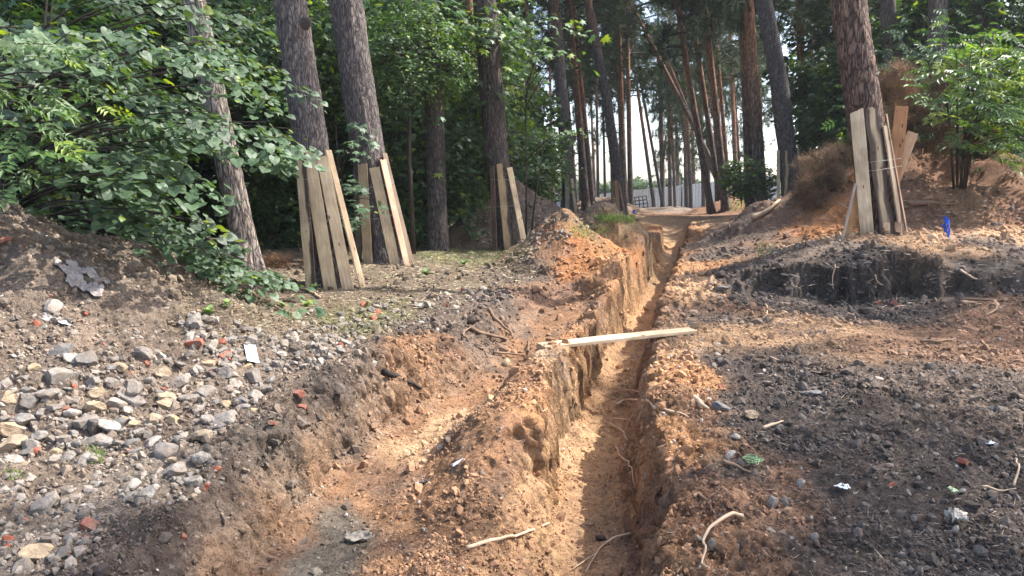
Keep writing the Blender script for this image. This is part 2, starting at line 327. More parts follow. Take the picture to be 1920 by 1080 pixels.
def mat_wood():
    m, nt, b = mat_new('sawn wood'); L = nt.links
    at = N(nt, 'ShaderNodeAttribute', attribute_name='col'); tc = N(nt, 'ShaderNodeTexCoord'); oi = N(nt, 'ShaderNodeObjectInfo')
    off = N(nt, 'ShaderNodeVectorMath', operation='SCALE'); off.inputs[0].default_value = (7, 13, 29); L.new(oi.outputs['Random'], off.inputs['Scale'])
    av = N(nt, 'ShaderNodeVectorMath', operation='ADD'); L.new(tc.outputs['Object'], av.inputs[0]); L.new(off.outputs[0], av.inputs[1])
    mp = N(nt, 'ShaderNodeMapping'); mp.inputs['Scale'].default_value = (14, 14, .8); L.new(av.outputs[0], mp.inputs[0])
    w = N(nt, 'ShaderNodeTexNoise', i_Scale=1.6, i_Detail=3, i_Distortion=.8); L.new(mp.outputs[0], w.inputs['Vector'])
    sn = N(nt, 'ShaderNodeMath', operation='MULTIPLY'); L.new(w.outputs[0], sn.inputs[0]); sn.inputs[1].default_value = 34
    s2 = N(nt, 'ShaderNodeMath', operation='SINE'); L.new(sn.outputs[0], s2.inputs[0])
    rg = ramp(nt, s2.outputs[0], [(0, (.91, .87, .81)), (.5, (1, 1, 1)), (1, (1.03, 1.02, 1.01))])
    mp2 = N(nt, 'ShaderNodeMapping'); mp2.inputs['Scale'].default_value = (60, 60, 3); L.new(av.outputs[0], mp2.inputs[0])
    f = N(nt, 'ShaderNodeTexNoise', i_Scale=1.5, i_Detail=5); L.new(mp2.outputs[0], f.inputs['Vector'])
    rf = ramp(nt, f.outputs[0], [(.3, (.8, .78, .75)), (.7, (1.1, 1.1, 1.1))])
    mp3 = N(nt, 'ShaderNodeMapping'); mp3.inputs['Scale'].default_value = (9, 3, 3.2); L.new(av.outputs[0], mp3.inputs[0])
    k = N(nt, 'ShaderNodeTexVoronoi', i_Scale=1.); L.new(mp3.outputs[0], k.inputs['Vector'])
    rk = ramp(nt, k.outputs['Distance'], [(.07, (.28, .17, .1)), (.13, (1, 1, 1))])
    n5 = N(nt, 'ShaderNodeTexNoise', i_Scale=3, i_Detail=3); L.new(av.outputs[0], n5.inputs['Vector'])
    r5 = ramp(nt, n5.outputs[0], [(.35, (.78, .76, .76)), (.65, (1.1, 1.1, 1.1))])
    c = at.outputs['Color']
    for r_ in (rg, rf, rk, r5): c = mixc(nt, 1.0, c, r_.outputs[0], 'MULTIPLY')
    L.new(c, b.inputs['Base Color']); b.inputs['Roughness'].default_value = .75; b.inputs['Specular IOR Level'].default_value = .25
    L.new(bump(nt, f.outputs[0], .4, .004), b.inputs['Normal']); return m
def mat_stone(name, c0, c1, c2):
    m, nt, b = mat_new(name); L = nt.links
    tc = N(nt, 'ShaderNodeTexCoord'); oi = N(nt, 'ShaderNodeObjectInfo')
    n1 = N(nt, 'ShaderNodeTexNoise', i_Scale=2.2, i_Detail=6, i_Roughness=.65); L.new(tc.outputs['Object'], n1.inputs['Vector'])
    n2 = N(nt, 'ShaderNodeTexNoise', i_Scale=14, i_Detail=5, i_Roughness=.75); L.new(tc.outputs['Object'], n2.inputs['Vector'])
    ra = ramp(nt, oi.outputs['Random'], [(0, c0), (.5, c1), (1, c2)])
    r1 = ramp(nt, n1.outputs[0], [(.3, (.65, .62, .6)), (.6, (1.1, 1.1, 1.1))]); r2 = ramp(nt, n2.outputs[0], [(.3, (.7, .7, .7)), (.7, (1.3, 1.3, 1.3))])
    n3 = N(nt, 'ShaderNodeTexNoise', i_Scale=14, i_Detail=5, i_Roughness=.7); g_ = N(nt, 'ShaderNodeNewGeometry'); L.new(g_.outputs['Position'], n3.inputs['Vector']); dr = ramp(nt, n3.outputs[0], [(.46, (0, 0, 0)), (.58, (1, 1, 1))])
    c = mixc(nt, 1.0, ra.outputs[0], r1.outputs[0], 'MULTIPLY'); c = mixc(nt, 1.0, c, r2.outputs[0], 'MULTIPLY')
    c = mixc(nt, dr.outputs[0], c, mixc(nt, .6, c, (.23, .175, .13)))
    L.new(c, b.inputs['Base Color']); b.inputs['Roughness'].default_value = .85; b.inputs['Specular IOR Level'].default_value = .25
    bn = bump(nt, n1.outputs[0], .5, .03); L.new(bump(nt, n2.outputs[0], .7, .012, bn), b.inputs['Normal']); return m
def mat_plain(name, c, rough=.6, spec=.4, trans=0):
    m, nt, b = mat_new(name); L = nt.links
    tc = N(nt, 'ShaderNodeTexCoord'); n = N(nt, 'ShaderNodeTexNoise', i_Scale=8, i_Detail=4); L.new(tc.outputs['Object'], n.inputs['Vector'])
    r = ramp(nt, n.outputs[0], [(.3, tuple(x*.75 for x in c)), (.7, tuple(min(1, x*1.15) for x in c))]); L.new(r.outputs[0], b.inputs['Base Color'])
    b.inputs['Roughness'].default_value = rough; b.inputs['Specular IOR Level'].default_value = spec
    L.new(bump(nt, n.outputs[0], .3, .01), b.inputs['Normal']); return m
M_SOIL = mat_soil(); M_CRUMB = mat_attr('soil crumbs'); M_LEAF = mat_leaf('broad leaf', rough=.5, spec=.5, trans=.36); M_NEEDLE = mat_leaf('pine needles', rough=.6, spec=.3, trans=.15, tint=(1.2, 1.3, .6))
M_DEAD = mat_leaf('dead needles', rough=.8, spec=.1, trans=.15, tint=(1.1, .9, .7)); M_BARK = mat_bark('pine bark'); M_BARKF = mat_bark('distant pine bark', z0=2.5, z1=7.5, scale=14, dist=.03)
M_BARKR = mat_bark('red brown pine bark', low=((.03, .022, .018), (.17, .12, .095)), scale=19, dist=.03)
M_BARKD = mat_bark('dark pine bark', low=((.03, .027, .026), (.105, .09, .082)), scale=24, dist=.025)
M_BARKL = mat_bark('grey bark', low=((.06, .05, .045), (.3, .26, .22)), high=((.06, .05, .045), (.3, .26, .22)), scale=16)
M_TWIG = mat_plain('dark twig bark', (.06, .045, .035), .9, .2); M_WOOD = mat_wood()
M_STONE = mat_stone('rubble stone', (.24, .21, .18), (.30, .27, .24), (.17, .155, .14)); M_BRICK = mat_stone('red brick', (.34, .10, .06), (.38, .12, .075), (.27, .10, .075))
M_DSTONE = mat_stone('dark stone', (.10, .10, .105), (.15, .15, .15), (.08, .075, .075)); M_ROOT = mat_plain('pale root', (.5, .36, .24), .8, .2); M_ROOTD = mat_plain('brown root', (.2, .13, .085), .85, .2)

# ------------------------------------------------------------------ soil colours (own colour by zone; sunlit floors painted in as P, trench shade as R)
CK = dict(O=(.37, .17, .072), B=(.30, .168, .092), P=(.46, .29, .165), G=(.21, .16, .12), H=(.25, .20, .155), D=(.10, .079, .065), K=(.08, .066, .057), W=(.16, .135, .105),
          M=(.17, .155, .085), F=(.17, .13, .09), R=(.235, .13, .08), E=(.24, .142, .088), T=(.42, .225, .11), S=(.15, .112, .086))
ZONES = '''60 560 G;60 640 G;120 620 G;60 700 G;250 600 G;400 650 G;150 480 G;20 450 G;60 500 G;500 590 F;640 560 F;700 600 M;850 520 F;760 500 F;880 480 M;980 480 F;400 570 F;450 540 F;100 800 G;300 760 G;500 720 G;650 660 G;800 600 S;900 560 S;960 520 S;1010 480 S;
100 900 G;60 1000 H;250 900 H;380 880 H;350 820 S;450 780 S;560 800 S;640 760 D;500 860 W;420 940 S;300 1000 D;400 1060 B;520 980 B;600 900 B;480 900 S;700 720 S;780 680 B;880 640 S;960 590 S;1020 540 E;740 780 B;850 690 E;
640 1000 W;600 1060 W;700 960 B;760 850 P;720 880 E;860 790 P;900 740 B;1000 650 B;1030 620 B;1000 700 B;800 900 B;
800 1000 B;900 900 B;900 1050 B;960 820 B;1020 760 T;1060 800 P;1080 700 T;1130 620 B;1160 560 T;1120 560 B;1080 500 O;1040 450 O;1130 430 O;1200 480 O;1180 520 T;1230 470 O;1100 480 O;1140 460 O;1000 950 B;
1100 1050 R;1130 950 B;1100 850 P;1150 820 P;1180 720 B;1200 640 B;1230 560 B;1250 500 B;1265 470 O;1280 440 P;1250 420 P;1330 420 P;1200 430 E;1320 400 E;1180 410 M;1120 425 M;1100 435 M;
1240 800 T;1230 900 R;1220 1000 R;1280 700 T;1270 960 B;1290 620 P;1260 1040 B;1310 540 P;1300 500 T;1300 880 R;1330 780 E;1300 740 B;
1380 700 D;1450 660 D;1420 640 P;1550 615 P;1500 600 P;1650 640 E;1800 640 E;1900 620 E;1700 720 S;1850 720 S;1500 720 D;1600 800 D;1750 820 D;1850 800 S;1900 760 G;1880 900 D;1700 950 D;1550 900 D;1450 820 D;1400 760 D;1650 1050 D;1250 1000 B;1330 1040 B;1300 960 R;1380 1060 E;1290 840 T;1260 900 B;430 930 D;470 880 D;380 1000 D;330 1050 D;500 840 D;1100 960 R;1120 1000 R;1150 1060 R;1850 1050 D;1500 1040 D;1420 930 E;1440 1030 E;1480 900 E;1400 1060 E;1360 1000 B;1340 940 R;1380 880 S;
1380 520 D;1350 480 S;1400 560 S;1400 590 E;1370 600 S;1450 540 D;1520 520 D;1600 530 K;1680 550 K;1560 560 K;1640 580 D;1700 530 D;1780 510 D;1850 510 K;1900 510 D;1800 560 S;1880 570 E;1480 580 S;
1450 460 E;1520 470 G;1600 465 G;1700 460 P;1800 460 P;1880 470 G;1680 445 P;1580 445 P;1900 440 P;1550 400 O;1500 430 O;1450 410 E;1480 400 S;1430 440 S;1600 380 O;1720 340 R;1700 400 E;1800 380 E;1850 400 B;1760 410 R;1800 350 R;1880 380 R;1400 420 S;1370 440 S;1360 400 E;
1000 400 S;950 420 S;1050 410 E;900 440 S;1100 400 F;1130 385 G;1060 380 G;1270 390 G;1230 395 G;1340 385 E;1230 440 E'''
_zp = [z.split() for z in ZONES.replace('\n', '').split(';')]
_zh = hit([float(z[0]) for z in _zp], [float(z[1]) for z in _zp]); _zc = np.array([CK[z[2]] for z in _zp])
_extra = [(-8, 14, 'F'), (-14, 18, 'F'), (-8, 25, 'F'), (-20, 10, 'F'), (-20, 40, 'F'), (0, 60, 'F'), (15, 60, 'F'), (14, 20, 'F'), (20, 12, 'F'), (30, 40, 'F'), (10, 30, 'F'), (9, 22, 'F'), (-3, 30, 'F'), (-7, 4, 'G'), (7, 5, 'S'), (0, -4, 'D'), (6, 1, 'D'), (-6, 1, 'G'), (60, 60, 'F'), (-60, 60, 'F'), (0, 110, 'F')]
_zh = np.vstack([_zh, [(a, b, 0) for a, b, _ in _extra]]); _zc = np.vstack([_zc, [CK[c] for *_, c in _extra]])
def soil_col(x, y):
    wx = x+.22*fbm(x, y, 1.3, 4, 50)*np.clip(y/9, .35, 1.2); wy = y+.28*fbm(x, y, 1.3, 4, 60)*np.clip(y/9, .35, 1.5)
    tw = np.zeros_like(x); c = np.zeros(x.shape+(3,))
    for (ax, ay, _), col in zip(_zh, _zc):
        d2 = ((wx-ax)**2+((wy-ay)*.6)**2)/(ay*ay*.003+.01); w = 1/(d2**3+.01)
        tw += w; c += w[..., None]*col
    c /= tw[..., None]
    v = 1+.28*fbm(x, y, 3.1, 4, 70)
    k = sst(.25, .75, fbm(x, y, 2.2, 4, 80)); g = c.mean(-1, keepdims=True)
    c = c*(1-k[..., None]*.35)+k[..., None]*.35*np.concatenate([g*1.25, g*1.02, g*.85], -1)*.8
    return np.clip(c*v[..., None], .01, .8)

# ------------------------------------------------------------------ the ground sheet
def graded(dense0, dense1, step, lo, hi, g=1.022, maxstep=4.0):
    a = list(np.arange(dense0, dense1, step)); s = step
    while a[-1] < hi: s = min(s*g, maxstep); a.append(a[-1]+s)
    b = []; s = step; cur = dense0
    while cur > lo: s = min(s*g, maxstep); cur -= s; b.append(cur)
    return np.array(b[::-1]+a)
gx = graded(-3.4, 4.6, .0135, -120, 120, 1.018); gy = graded(2.4, 8.0, .0125, -30, 160, 1.0085, 2.)
GX, GY = np.meshgrid(gx, gy); nx, ny = len(gx), len(gy)
GZ = ground(GX.ravel(), GY.ravel()).reshape(GX.shape)
cc = soil_col(GX.ravel(), GY.ravel())
# soil layers laid bare in the cuts
kx = (np.abs(v0x := GX.ravel()) < 7) & (GY.ravel() < 28); dep = np.zeros(GX.size); vy = GY.ravel()
dep[kx] = (base_h(v0x[kx], vy[kx])+mound_h(v0x[kx], vy[kx]))-GZ.ravel()[kx]
d1_, (f1_, w1_) = poly_d(v0x, vy, T1); d2_, (f2_, w2_) = poly_d(v0x, vy, T2)
strk = .5+.5*noise2(vy*9+v0x*3, v0x*2.)
lay = sst(.07, .16, dep+.05*fbm(v0x, vy, 2.5, 2, 99))*(np.abs(d1_) < w1_+.35)*(d1_ < .2)
dkl = sst(.0, .05, dep)*sst(.14, .07, dep)*((np.abs(d1_) < w1_+.35)|(np.abs(d2_) < w2_+.5))
tan_ = np.array([.50, .315, .17])*(.8+.35*strk[:, None]); cc = cc*(1-.6*lay[:, None])+tan_*.6*lay[:, None]; cc = cc*(1-.35*dkl[:, None])+np.array([.13, .095, .075])*.35*dkl[:, None]
lay2 = sst(.10, .22, dep+.06*fbm(v0x, vy, 2.5, 2, 98))*(d2_ < -w2_*.6)*(d2_ > -w2_-.5)
cc = cc*(1-.45*lay2[:, None])+np.array([.33, .22, .14])*(.8+.35*strk[:, None])*.45*lay2[:, None]
# push the surface sideways so banks crumble and overhang a little
sx_ = np.gradient(GZ, axis=1)/np.gradient(GX, axis=1); sy_ = np.gradient(GZ, axis=0)/np.gradient(GY, axis=0)
st = np.clip(np.hypot(sx_, sy_)-.3, 0, 3)/3
v3 = np.stack([GX, GY, GZ], -1).reshape(-1, 3)
nn = (.07*noise3(v3*np.array([7, 7, 9.]))+.05*noise3(v3*16.)+.025*noise3(v3*35.))*st.ravel()*(v3[:, 1] < 20)
nrm = np.stack([-sx_, -sy_, np.ones_like(sx_)], -1).reshape(-1, 3); nrm /= np.linalg.norm(nrm, axis=1)[:, None]
v3 += nn[:, None]*nrm
idx = np.arange(nx*ny).reshape(ny, nx)
f = np.stack([idx[:-1, :-1], idx[:-1, 1:], idx[1:, 1:], idx[1:, :-1]], -1).reshape(-1, 4)
me = mesh_np('ground', v3, f, cc, True)
tag(link('ground', me, M_SOIL), kind='structure')
print('ground verts', nx, ny, nx*ny)

# ------------------------------------------------------------------ loose soil crumbs and gravel (uncountable)
ICO_V = []; _t = (1+5**.5)/2
for a_ in (-1, 1):
    for b_ in (-_t, _t): ICO_V += [(a_, b_, 0), (0, a_, b_), (b_, 0, a_)]
ICO_V = np.array(ICO_V)/np.hypot(1, _t)
def hull_faces(v):
    import bmesh
    bm = bmesh.new(); vs = [bm.verts.new(p) for p in v]; bmesh.ops.convex_hull(bm, input=vs); bm.verts.index_update()
    f = np.array([[w.index for w in q.verts] for q in bm.faces if len(q.verts) == 3]); bm.free(); return f
ICO_F = hull_faces(ICO_V)
def jitter_ico(seed, k=.34):
    r = np.random.default_rng(seed); return ICO_V*(1+r.uniform(-k, k, (len(ICO_V), 1)))
def px_points(n, x0, x1, y0, y1, r=rng):
    """random ground points, denser near the viewer"""
    px = r.uniform(x0, x1, n); py = r.uniform(y0, y1, n); return px, py
def world_scatter(n, xr, yr, pw=1.0, r=rng):
    y = yr[0]*(yr[1]/yr[0])**(r.uniform(0, 1, n)**pw); x = r.uniform(-.8, .8, n)*y
    k = (x > xr[0]) & (x < xr[1]); return x[k], y[k]
def crumbs(name, n, smin, smax, seed, yr, label, mult=(.7, 1.3), dens=None, sink=.25, stoney=0.):
    r = np.random.default_rng(seed); x, y = world_scatter(n, (-14, 14), yr, 1., r)
    if dens is not None: k = r.uniform(0, 1, len(x)) < dens(x, y); x, y = x[k], y[k]
    c = soil_col(x, y)*r.uniform(*mult, len(x))[:, None]
    if stoney: k = r.uniform(0, 1, len(x)) < stoney; c[k] = np.array([.32, .28, .24])*r.uniform(.7, 1.25, k.sum())[:, None]
    s = smin+(smax-smin)*r.uniform(0, 1, len(x))**3.2; s = s*np.clip(y/6, .6, 1.7)
    S = s[:, None]*r.uniform(.6, 1.25, (len(x), 3)); S[:, 2] *= .75
    z = ground(x, y)+s*(.5-sink)
    me = scatter(name, jitter_ico(seed), ICO_F, np.stack([x, y, z], 1), rand_rot(len(x), r), S, c, False)
    return tag(link(name, me, M_CRUMB), label, 'soil crumbs', kind='stuff')
def near_T(x, y):
    d1, (f1, w1) = poly_d(x, y, T1); d2, (f2, w2) = poly_d(x, y, T2)
    return np.clip(1-.75*np.exp(-(d1/w1)**4)-.8*np.exp(-(d2/w2)**4), .12, 1)*np.clip(.6+.8*fbm(x, y, 1.1, 2, 91), .15, 1)*np.where((x < -.5) & (y > 8.5), .25, 1)*(1-.75*np.exp(-(((x-3.9)/2.7)**2+((y-7.3)/.8)**2)))
crumbs('soil_crumbs', 110000, .004, .026, 1, (2.2, 14), 'small crumbs of broken brown and black soil over the whole dug ground', dens=near_T, stoney=.018)
crumbs('soil_grains', 210000, .003, .013, 3, (2.2, 9), 'fine loose grains of soil between the crumbs', dens=near_T, mult=(.6, 1.35))
crumbs('soil_clods', 16000, .012, .06, 2, (2.2, 26), 'larger clods of loose soil lying on the banks and heaps', dens=near_T, mult=(.65, 1.15))
# gravel among the rubble
def bandpts(poly, n, r, y1=40):
    poly = np.array(poly, float); lo = poly.min(0); hi = poly.max(0); out = []
    while len(out) < n:
        p = r.uniform(lo, hi, (n, 2)); ins = np.zeros(n, bool); j = len(poly)-1
        for i in range(len(poly)):
            xi, yi = poly[i]; xj, yj = poly[j]
            ins ^= ((yi > p[:, 1]) != (yj > p[:, 1])) & (p[:, 0] < (xj-xi)*(p[:, 1]-yi)/(yj-yi+1e-9)+xi); j = i
        out += list(p[ins])
    return np.array(out[:n])
BAND_A = [(0, 700), (60, 690), (330, 660), (470, 690), (520, 720), (470, 790), (330, 850), (180, 870), (0, 880)]
BAND_B = [(330, 585), (420, 600), (520, 625), (640, 600), (660, 640), (600, 690), (480, 700), (360, 660)]
BAND_C = [(560, 590), (700, 570), (860, 545), (960, 520), (960, 560), (800, 610), (640, 660), (560, 650)]
BAND_D = [(180, 860), (400, 840), (430, 900), (330, 950), (160, 940)]
BAND_E = [(0, 560), (150, 600), (320, 640), (300, 700), (0, 700)]
BAND_F = [(0, 880), (160, 920), (200, 1000), (120, 1080), (0, 1080)]
r_ = np.random.default_rng(33); gp = []
for poly, n in ((BAND_A, 520), (BAND_B, 330), (BAND_C, 170), (BAND_D, 160), (BAND_E, 70), (BAND_F, 200), ([(880, 380), (1000, 368), (1110, 430), (1020, 470), (860, 465)], 420), ([(1700, 340), (1920, 360), (1920, 440), (1760, 420)], 50), ([(1260, 640), (1900, 640), (1900, 1080), (1240, 1080)], 120)):
    gp.append(bandpts(poly, n, r_))
gp = np.vstack(gp); g3 = hit(gp[:, 0], gp[:, 1]); nG = len(g3)
gs = (.009+.030*r_.uniform(0, 1, nG)**2)*np.clip(g3[:, 1]/6, .75, 1.3)
gc = np.where(r_.uniform(0, 1, (nG, 1)) < .025, np.array([[.3, .1, .06]]), np.array([[.215, .18, .148]])*r_.uniform(.55, 1.35, (nG, 1)))
g3[:, 2] += gs*.3
me = scatter('gravel', jitter_ico(9, .3), ICO_F, g3, rand_rot(nG, r_), gs[:, None]*r_.uniform(.6, 1.2, (nG, 3)), gc)
tag(link('gravel', me, M_CRUMB), 'grey gravel with a few red chips between the bigger stones', 'gravel', kind='stuff')

# ------------------------------------------------------------------ stones
def rock_mesh(seed, boxy=0.):
    import bmesh
    r = np.random.default_rng(seed); bm = bmesh.new(); bmesh.ops.create_icosphere(bm, subdivisions=4, radius=1)
    v = np.array([q.co[:] for q in bm.verts]); f = np.array([[w.index for w in q.verts] for q in bm.faces]); bm.free()
    if boxy: nr = np.array([(1, 0, 0), (-1, 0, 0), (0, 1, 0), (0, -1, 0), (0, 0, 1), (0, 0, -1)])+r.normal(size=(6, 3))*.06; nr = np.vstack([nr, r.normal(size=(3, 3))]); lim = np.r_[np.full(6, .62), r.uniform(.72, .9, 3)]
    else: nr = r.normal(size=(11, 3)); lim = r.uniform(.55, .88, 11)
    nr /= np.linalg.norm(nr, axis=1)[:, None]
    for n_, l_ in zip(nr, lim):
        d = v@n_-l_; k = d > 0; v[k] -= n_*(d[k]*.985)[:, None]
    nz = noise3(v*1.8+seed)*.10+noise3(v*6+seed)*.03+noise3(v*14+seed)*.015
    v *= (1+nz*(.5 if boxy else 1))[:, None]
    v = v*((1.35, .75, .6) if boxy else (1.12, .86, .68))
    me = mesh_np('rock', v, f, None, False)
    return me
def sharpen(me):
    me.polygons.foreach_set('use_smooth', np.ones(len(me.polygons), bool))
rocks = {}
def rockset(key, mat, n, boxy):
    L_ = []
    for i in range(n):
        me = rock_mesh(100*len(rocks)+i, boxy); me.materials.append(mat); L_.append(me)
    rocks[key] = L_
rockset('stone', M_STONE, 12, 0); rockset('brick', M_BRICK, 5, 1); rockset('dark', M_DSTONE, 5, 0); rockset('slab', M_STONE, 4, 1)
M_BURNT = mat_stone('half burnt brick', (.06, .06, .065), (.05, .05, .055), (.07, .07, .07)); rockset('clod', mat_stone('dark earth clod', (.06, .05, .045), (.09, .07, .055), (.13, .09, .06)), 5, 0)
M_TAN = mat_stone('sandstone', (.46, .33, .19), (.42, .31, .2), (.38, .30, .2)); rockset('tan', M_TAN, 4, 0)
M_WHITE = mat_stone('pale limestone', (.40, .37, .33), (.36, .32, .27), (.43, .39, .34)); rockset('white', M_WHITE, 4, 0)
r_ = np.random.default_rng(71)
def put_rock(kind, px, py, wpx, label, group=None, name=None, aspect=None, rz=None, sink=.36, tilt=.6, cat=None):
    p = hit(px, py)[0]; s = wpx/1400*p[1]/2.0
    me = rocks[kind][r_.integers(len(rocks[kind]))]
    o = bpy.data.objects.new(name or {'brick': 'brick_piece', 'clod': 'soil_clod'}.get(kind, 'stone'), me); COL.objects.link(o)
    asp = aspect or (r_.uniform(.85, 1.15), r_.uniform(.8, 1.1), r_.uniform(.75, 1.1)); o.scale = (s*asp[0], s*asp[1], s*asp[2])
    o.rotation_euler = (r_.uniform(-tilt, tilt), r_.uniform(-tilt, tilt), r_.uniform(0, 6.28) if rz is None else rz)
    o.location = (p[0], p[1], p[2]+s*asp[2]*.6*(1-2*sink))
    return tag(o, label, cat or {'brick': 'brick piece', 'clod': 'clod'}.get(kind, 'stone'), group)
SPEC = [('brick', 172, 990, 46, 'crumbly bright red brick lump in the bottom left corner, on sandy soil'), ('brick', 345, 1000, 20, 'small red brick end stuck in a black lump of soil on the left bank'),
 ('brick', 422, 668, 26, 'reddish brown brick standing upright beside the white card'), ('brick', 400, 680, 20, 'orange red brick piece leaning against the upright brown brick'), ('brick', 364, 647, 34, 'flat red brick fragment behind the upright brick, at the top of the stone band'),
 ('brick', 276, 684, 15, 'small orange brick piece lying alone left of the brick group'), ('brick', 559, 742, 32, 'rounded red brick lump on the lip of the left bank, the upper of two'), ('brick', 564, 763, 24, 'smaller red brick lump just below the rounded one on the lip'),
 ('brick', 513, 803, 26, 'dull pink brick lump beside the orange sand patch on the bank edge'), ('brick', 253, 731, 24, 'red brick lump among grey stones in the middle of the stone band'), ('brick', 163, 590, 13, 'tiny red brick chip on the slope of the left soil mound'), ('brick', 97, 556, 11, 'dark red chip high on the left soil mound'),
 ('brick', 1808, 872, 34, 'dark red brick lump half buried in black soil at right'), ('brick', 1672, 910, 15, 'small orange brick chip in black soil left of the dark red lump'), ('brick', 1352, 728, 15, 'small red brick chip near the trench on the dark soil'), ('brick', 1680, 573, 24, 'orange red brick piece at the foot of the black burnt bank'),
 ('brick', 1645, 571, 20, 'faded red brick piece next to the orange one at the burnt bank'), ('brick', 870, 545, 14, 'red brown brick chip among pale stones on the grassy bank'), ('brick', 205, 765, 14, 'small red chip between stones at the left of the stone band'), ('brick', 125, 770, 13, 'tiny brick chip in the left end of the stone band'), ('brick', 306, 731, 13, 'little red piece right of the lump in the stone band'), ('brick', 8, 452, 26, 'red tile piece on the crest of the left mound at the picture edge'), ('brick', 44, 462, 18, 'pinkish tile shard on the crest of the left mound'),
 ('brick', 1560, 722, 16, 'orange leaf coloured brick chip behind the dark pointed stone'),
 ('stone', 75, 955, 58, 'long pale rounded stone lying diagonally near the left edge'), ('white', 100, 935, 40, 'angular cream stone behind the long rounded stone'), ('white', 378, 862, 40, 'light grey oval stone alone on the dark bank top'),
 ('stone', 328, 888, 46, 'grey round stone leaning on a white stone at the bank'), ('white', 360, 900, 48, 'bright white stone with a dark hollow under it'), ('white', 282, 930, 52, 'cream flat stone in the pile at the bank'), ('white', 252, 912, 38, 'white rounded stone in the pile behind the cream flat one'), ('stone', 240, 935, 26, 'small grey wedge stone at the left of the cream one'),
 ('tan', 25, 810, 52, 'tan oval stone at the left picture edge'), ('dark', 180, 808, 54, 'dark grey long stone in the middle of the stone band'), ('dark', 218, 800, 38, 'blue grey upright block stone beside the dark long stone'), ('tan', 253, 800, 32, 'square beige stone right of the blue grey block'),
 ('dark', 112, 662, 46, 'blue grey slab lying on the left mound'), ('white', 137, 676, 40, 'white cracked stone just below the blue grey slab'), ('white', 100, 578, 42, 'elongated white stone high on the left mound'), ('slab', 245, 748, 52, 'long light grey slab stone in the upper stone band'),
 ('tan', 315, 748, 42, 'squarish sand coloured stone in the upper stone band'), ('stone', 385, 742, 52, 'large grey stone right of the sand coloured one'), ('stone', 425, 790, 54, 'large grey boulder at the right end of the stone band'), ('dark', 407, 803, 30, 'greenish grey angular stone at the foot of the boulder'),
 ('stone', 365, 604, 38, 'grey stone where the left mound meets the grass'), ('white', 530, 664, 34, 'pale grey angular block at the right of the white card'), ('dark', 455, 755, 34, 'dark round stone at the band end'), ('tan', 195, 820, 20, 'small buff stone under the dark long stone'), ('stone', 60, 845, 44, 'light mottled stone low in the left band'), ('stone', 120, 832, 40, 'pale broad stone beside the mottled one'), ('stone', 140, 835, 34, 'rounded pale stone near the lower left band edge'),
 ('tan', 70, 1045, 60, 'flat cream stone at the bottom left corner'), ('stone', 45, 1070, 50, 'grey slab cut by the bottom left corner of the picture'), ('dark', 120, 1040, 40, 'dark grey wedge stone at the bottom left'), ('tan', 945, 520, 12, 'tiny buff stone on the bank above the shallow trench'),
 ('white', 1370, 855, 30, 'pale grey flat stone at the edge of the orange soil on the right bank'), ('dark', 1352, 765, 36, 'dark slate stone on the right bank'), ('dark', 1522, 742, 34, 'dark grey pointed stone on the black soil'), ('tan', 1408, 780, 26, 'yellowish porous stone on the right bank'), ('white', 1447, 996, 20, 'small white cube stone on the right foreground'),
 ('white', 1378, 822, 24, 'knobbly white stone above the pale flat one'), ('dark', 1862, 770, 18, 'black round pebble at the far right of the dark soil'), ('clod', 1610, 684, 28, 'black lump lying on the flat beyond the dark soil'), ('clod', 1690, 618, 14, 'little dark lump on the sandy flat'), ('dark', 1350, 543, 28, 'dark grey cobble at the foot of the right platform'), ('tan', 1462, 570, 18, 'buff pebble below the burnt bank'),
 ('white', 700, 685, 22, 'white stone lying in the middle of the stony bank'), ('white', 785, 575, 16, 'white stone at the edge of the grassy flat'), ('white', 917, 503, 12, 'white stone near the plank shelter on the grassy flat'), ('tan', 948, 683, 26, 'light flat stone at the bottom of the shallow trench'), ('clod', 840, 832, 26, 'dark brown clod resting on the ridge between the trenches'), ('clod', 1125, 1012, 26, 'black charcoal lump at the foot of the ridge'), ('clod', 570, 1018, 22, 'black clod in the wet floor of the shallow trench'), ('clod', 610, 1020, 18, 'flattened dark clod in the wet trench floor'), ('clod', 632, 737, 44, 'brown earth clod stuck on the bank lip'),
 ('clod', 560, 800, 50, 'orange brown earth lump topping the left bank')]
for s in SPEC: put_rock(*s)
def rock_field(poly, n, smin, smax, kinds, label, group):
    pts = bandpts(poly, n*3, r_); keep = []
    for p in pts:
        s = smin+(smax-smin)*r_.uniform()**1.8
        if all((p[0]-q[0])**2+((p[1]-q[1])*1.5)**2 > ((s+q[2])*.42)**2 for q in keep): keep.append((p[0], p[1], s))
        if len(keep) >= n: break
    for x, y, s in keep: put_rock(kinds[r_.integers(len(kinds))], x, y, s, label, group)
rock_field(BAND_A, 125, 20, 66, ['stone', 'stone', 'stone', 'tan', 'white', 'slab'], 'grey or buff rubble stone packed in the wide stone band at left', 'rubble stones of the wide left band')
rock_field(BAND_B, 62, 14, 36, ['stone', 'stone', 'white', 'slab'], 'rubble stone in the pile around the white card', 'rubble stones around the white card')
rock_field(BAND_C, 38, 10, 24, ['stone', 'white'], 'small pale stone along the edge of the grassy flat', 'pale stones along the grassy flat')
rock_field(BAND_D, 12, 10, 24, ['stone', 'white', 'tan'], 'stone in the small pale pile on the bank at lower left', 'stones of the small pale pile')
rock_field(BAND_E, 9, 8, 18, ['stone', 'white'], 'stone sticking out of the left soil mound', 'stones on the left soil mound')
rock_field([(900, 400), (1010, 385), (1080, 430), (1020, 460), (900, 462)], 26, 6, 13, ['stone', 'white'], 'small stone on the rubble heap behind the narrow plank shelter', 'stones on the rubble heap')
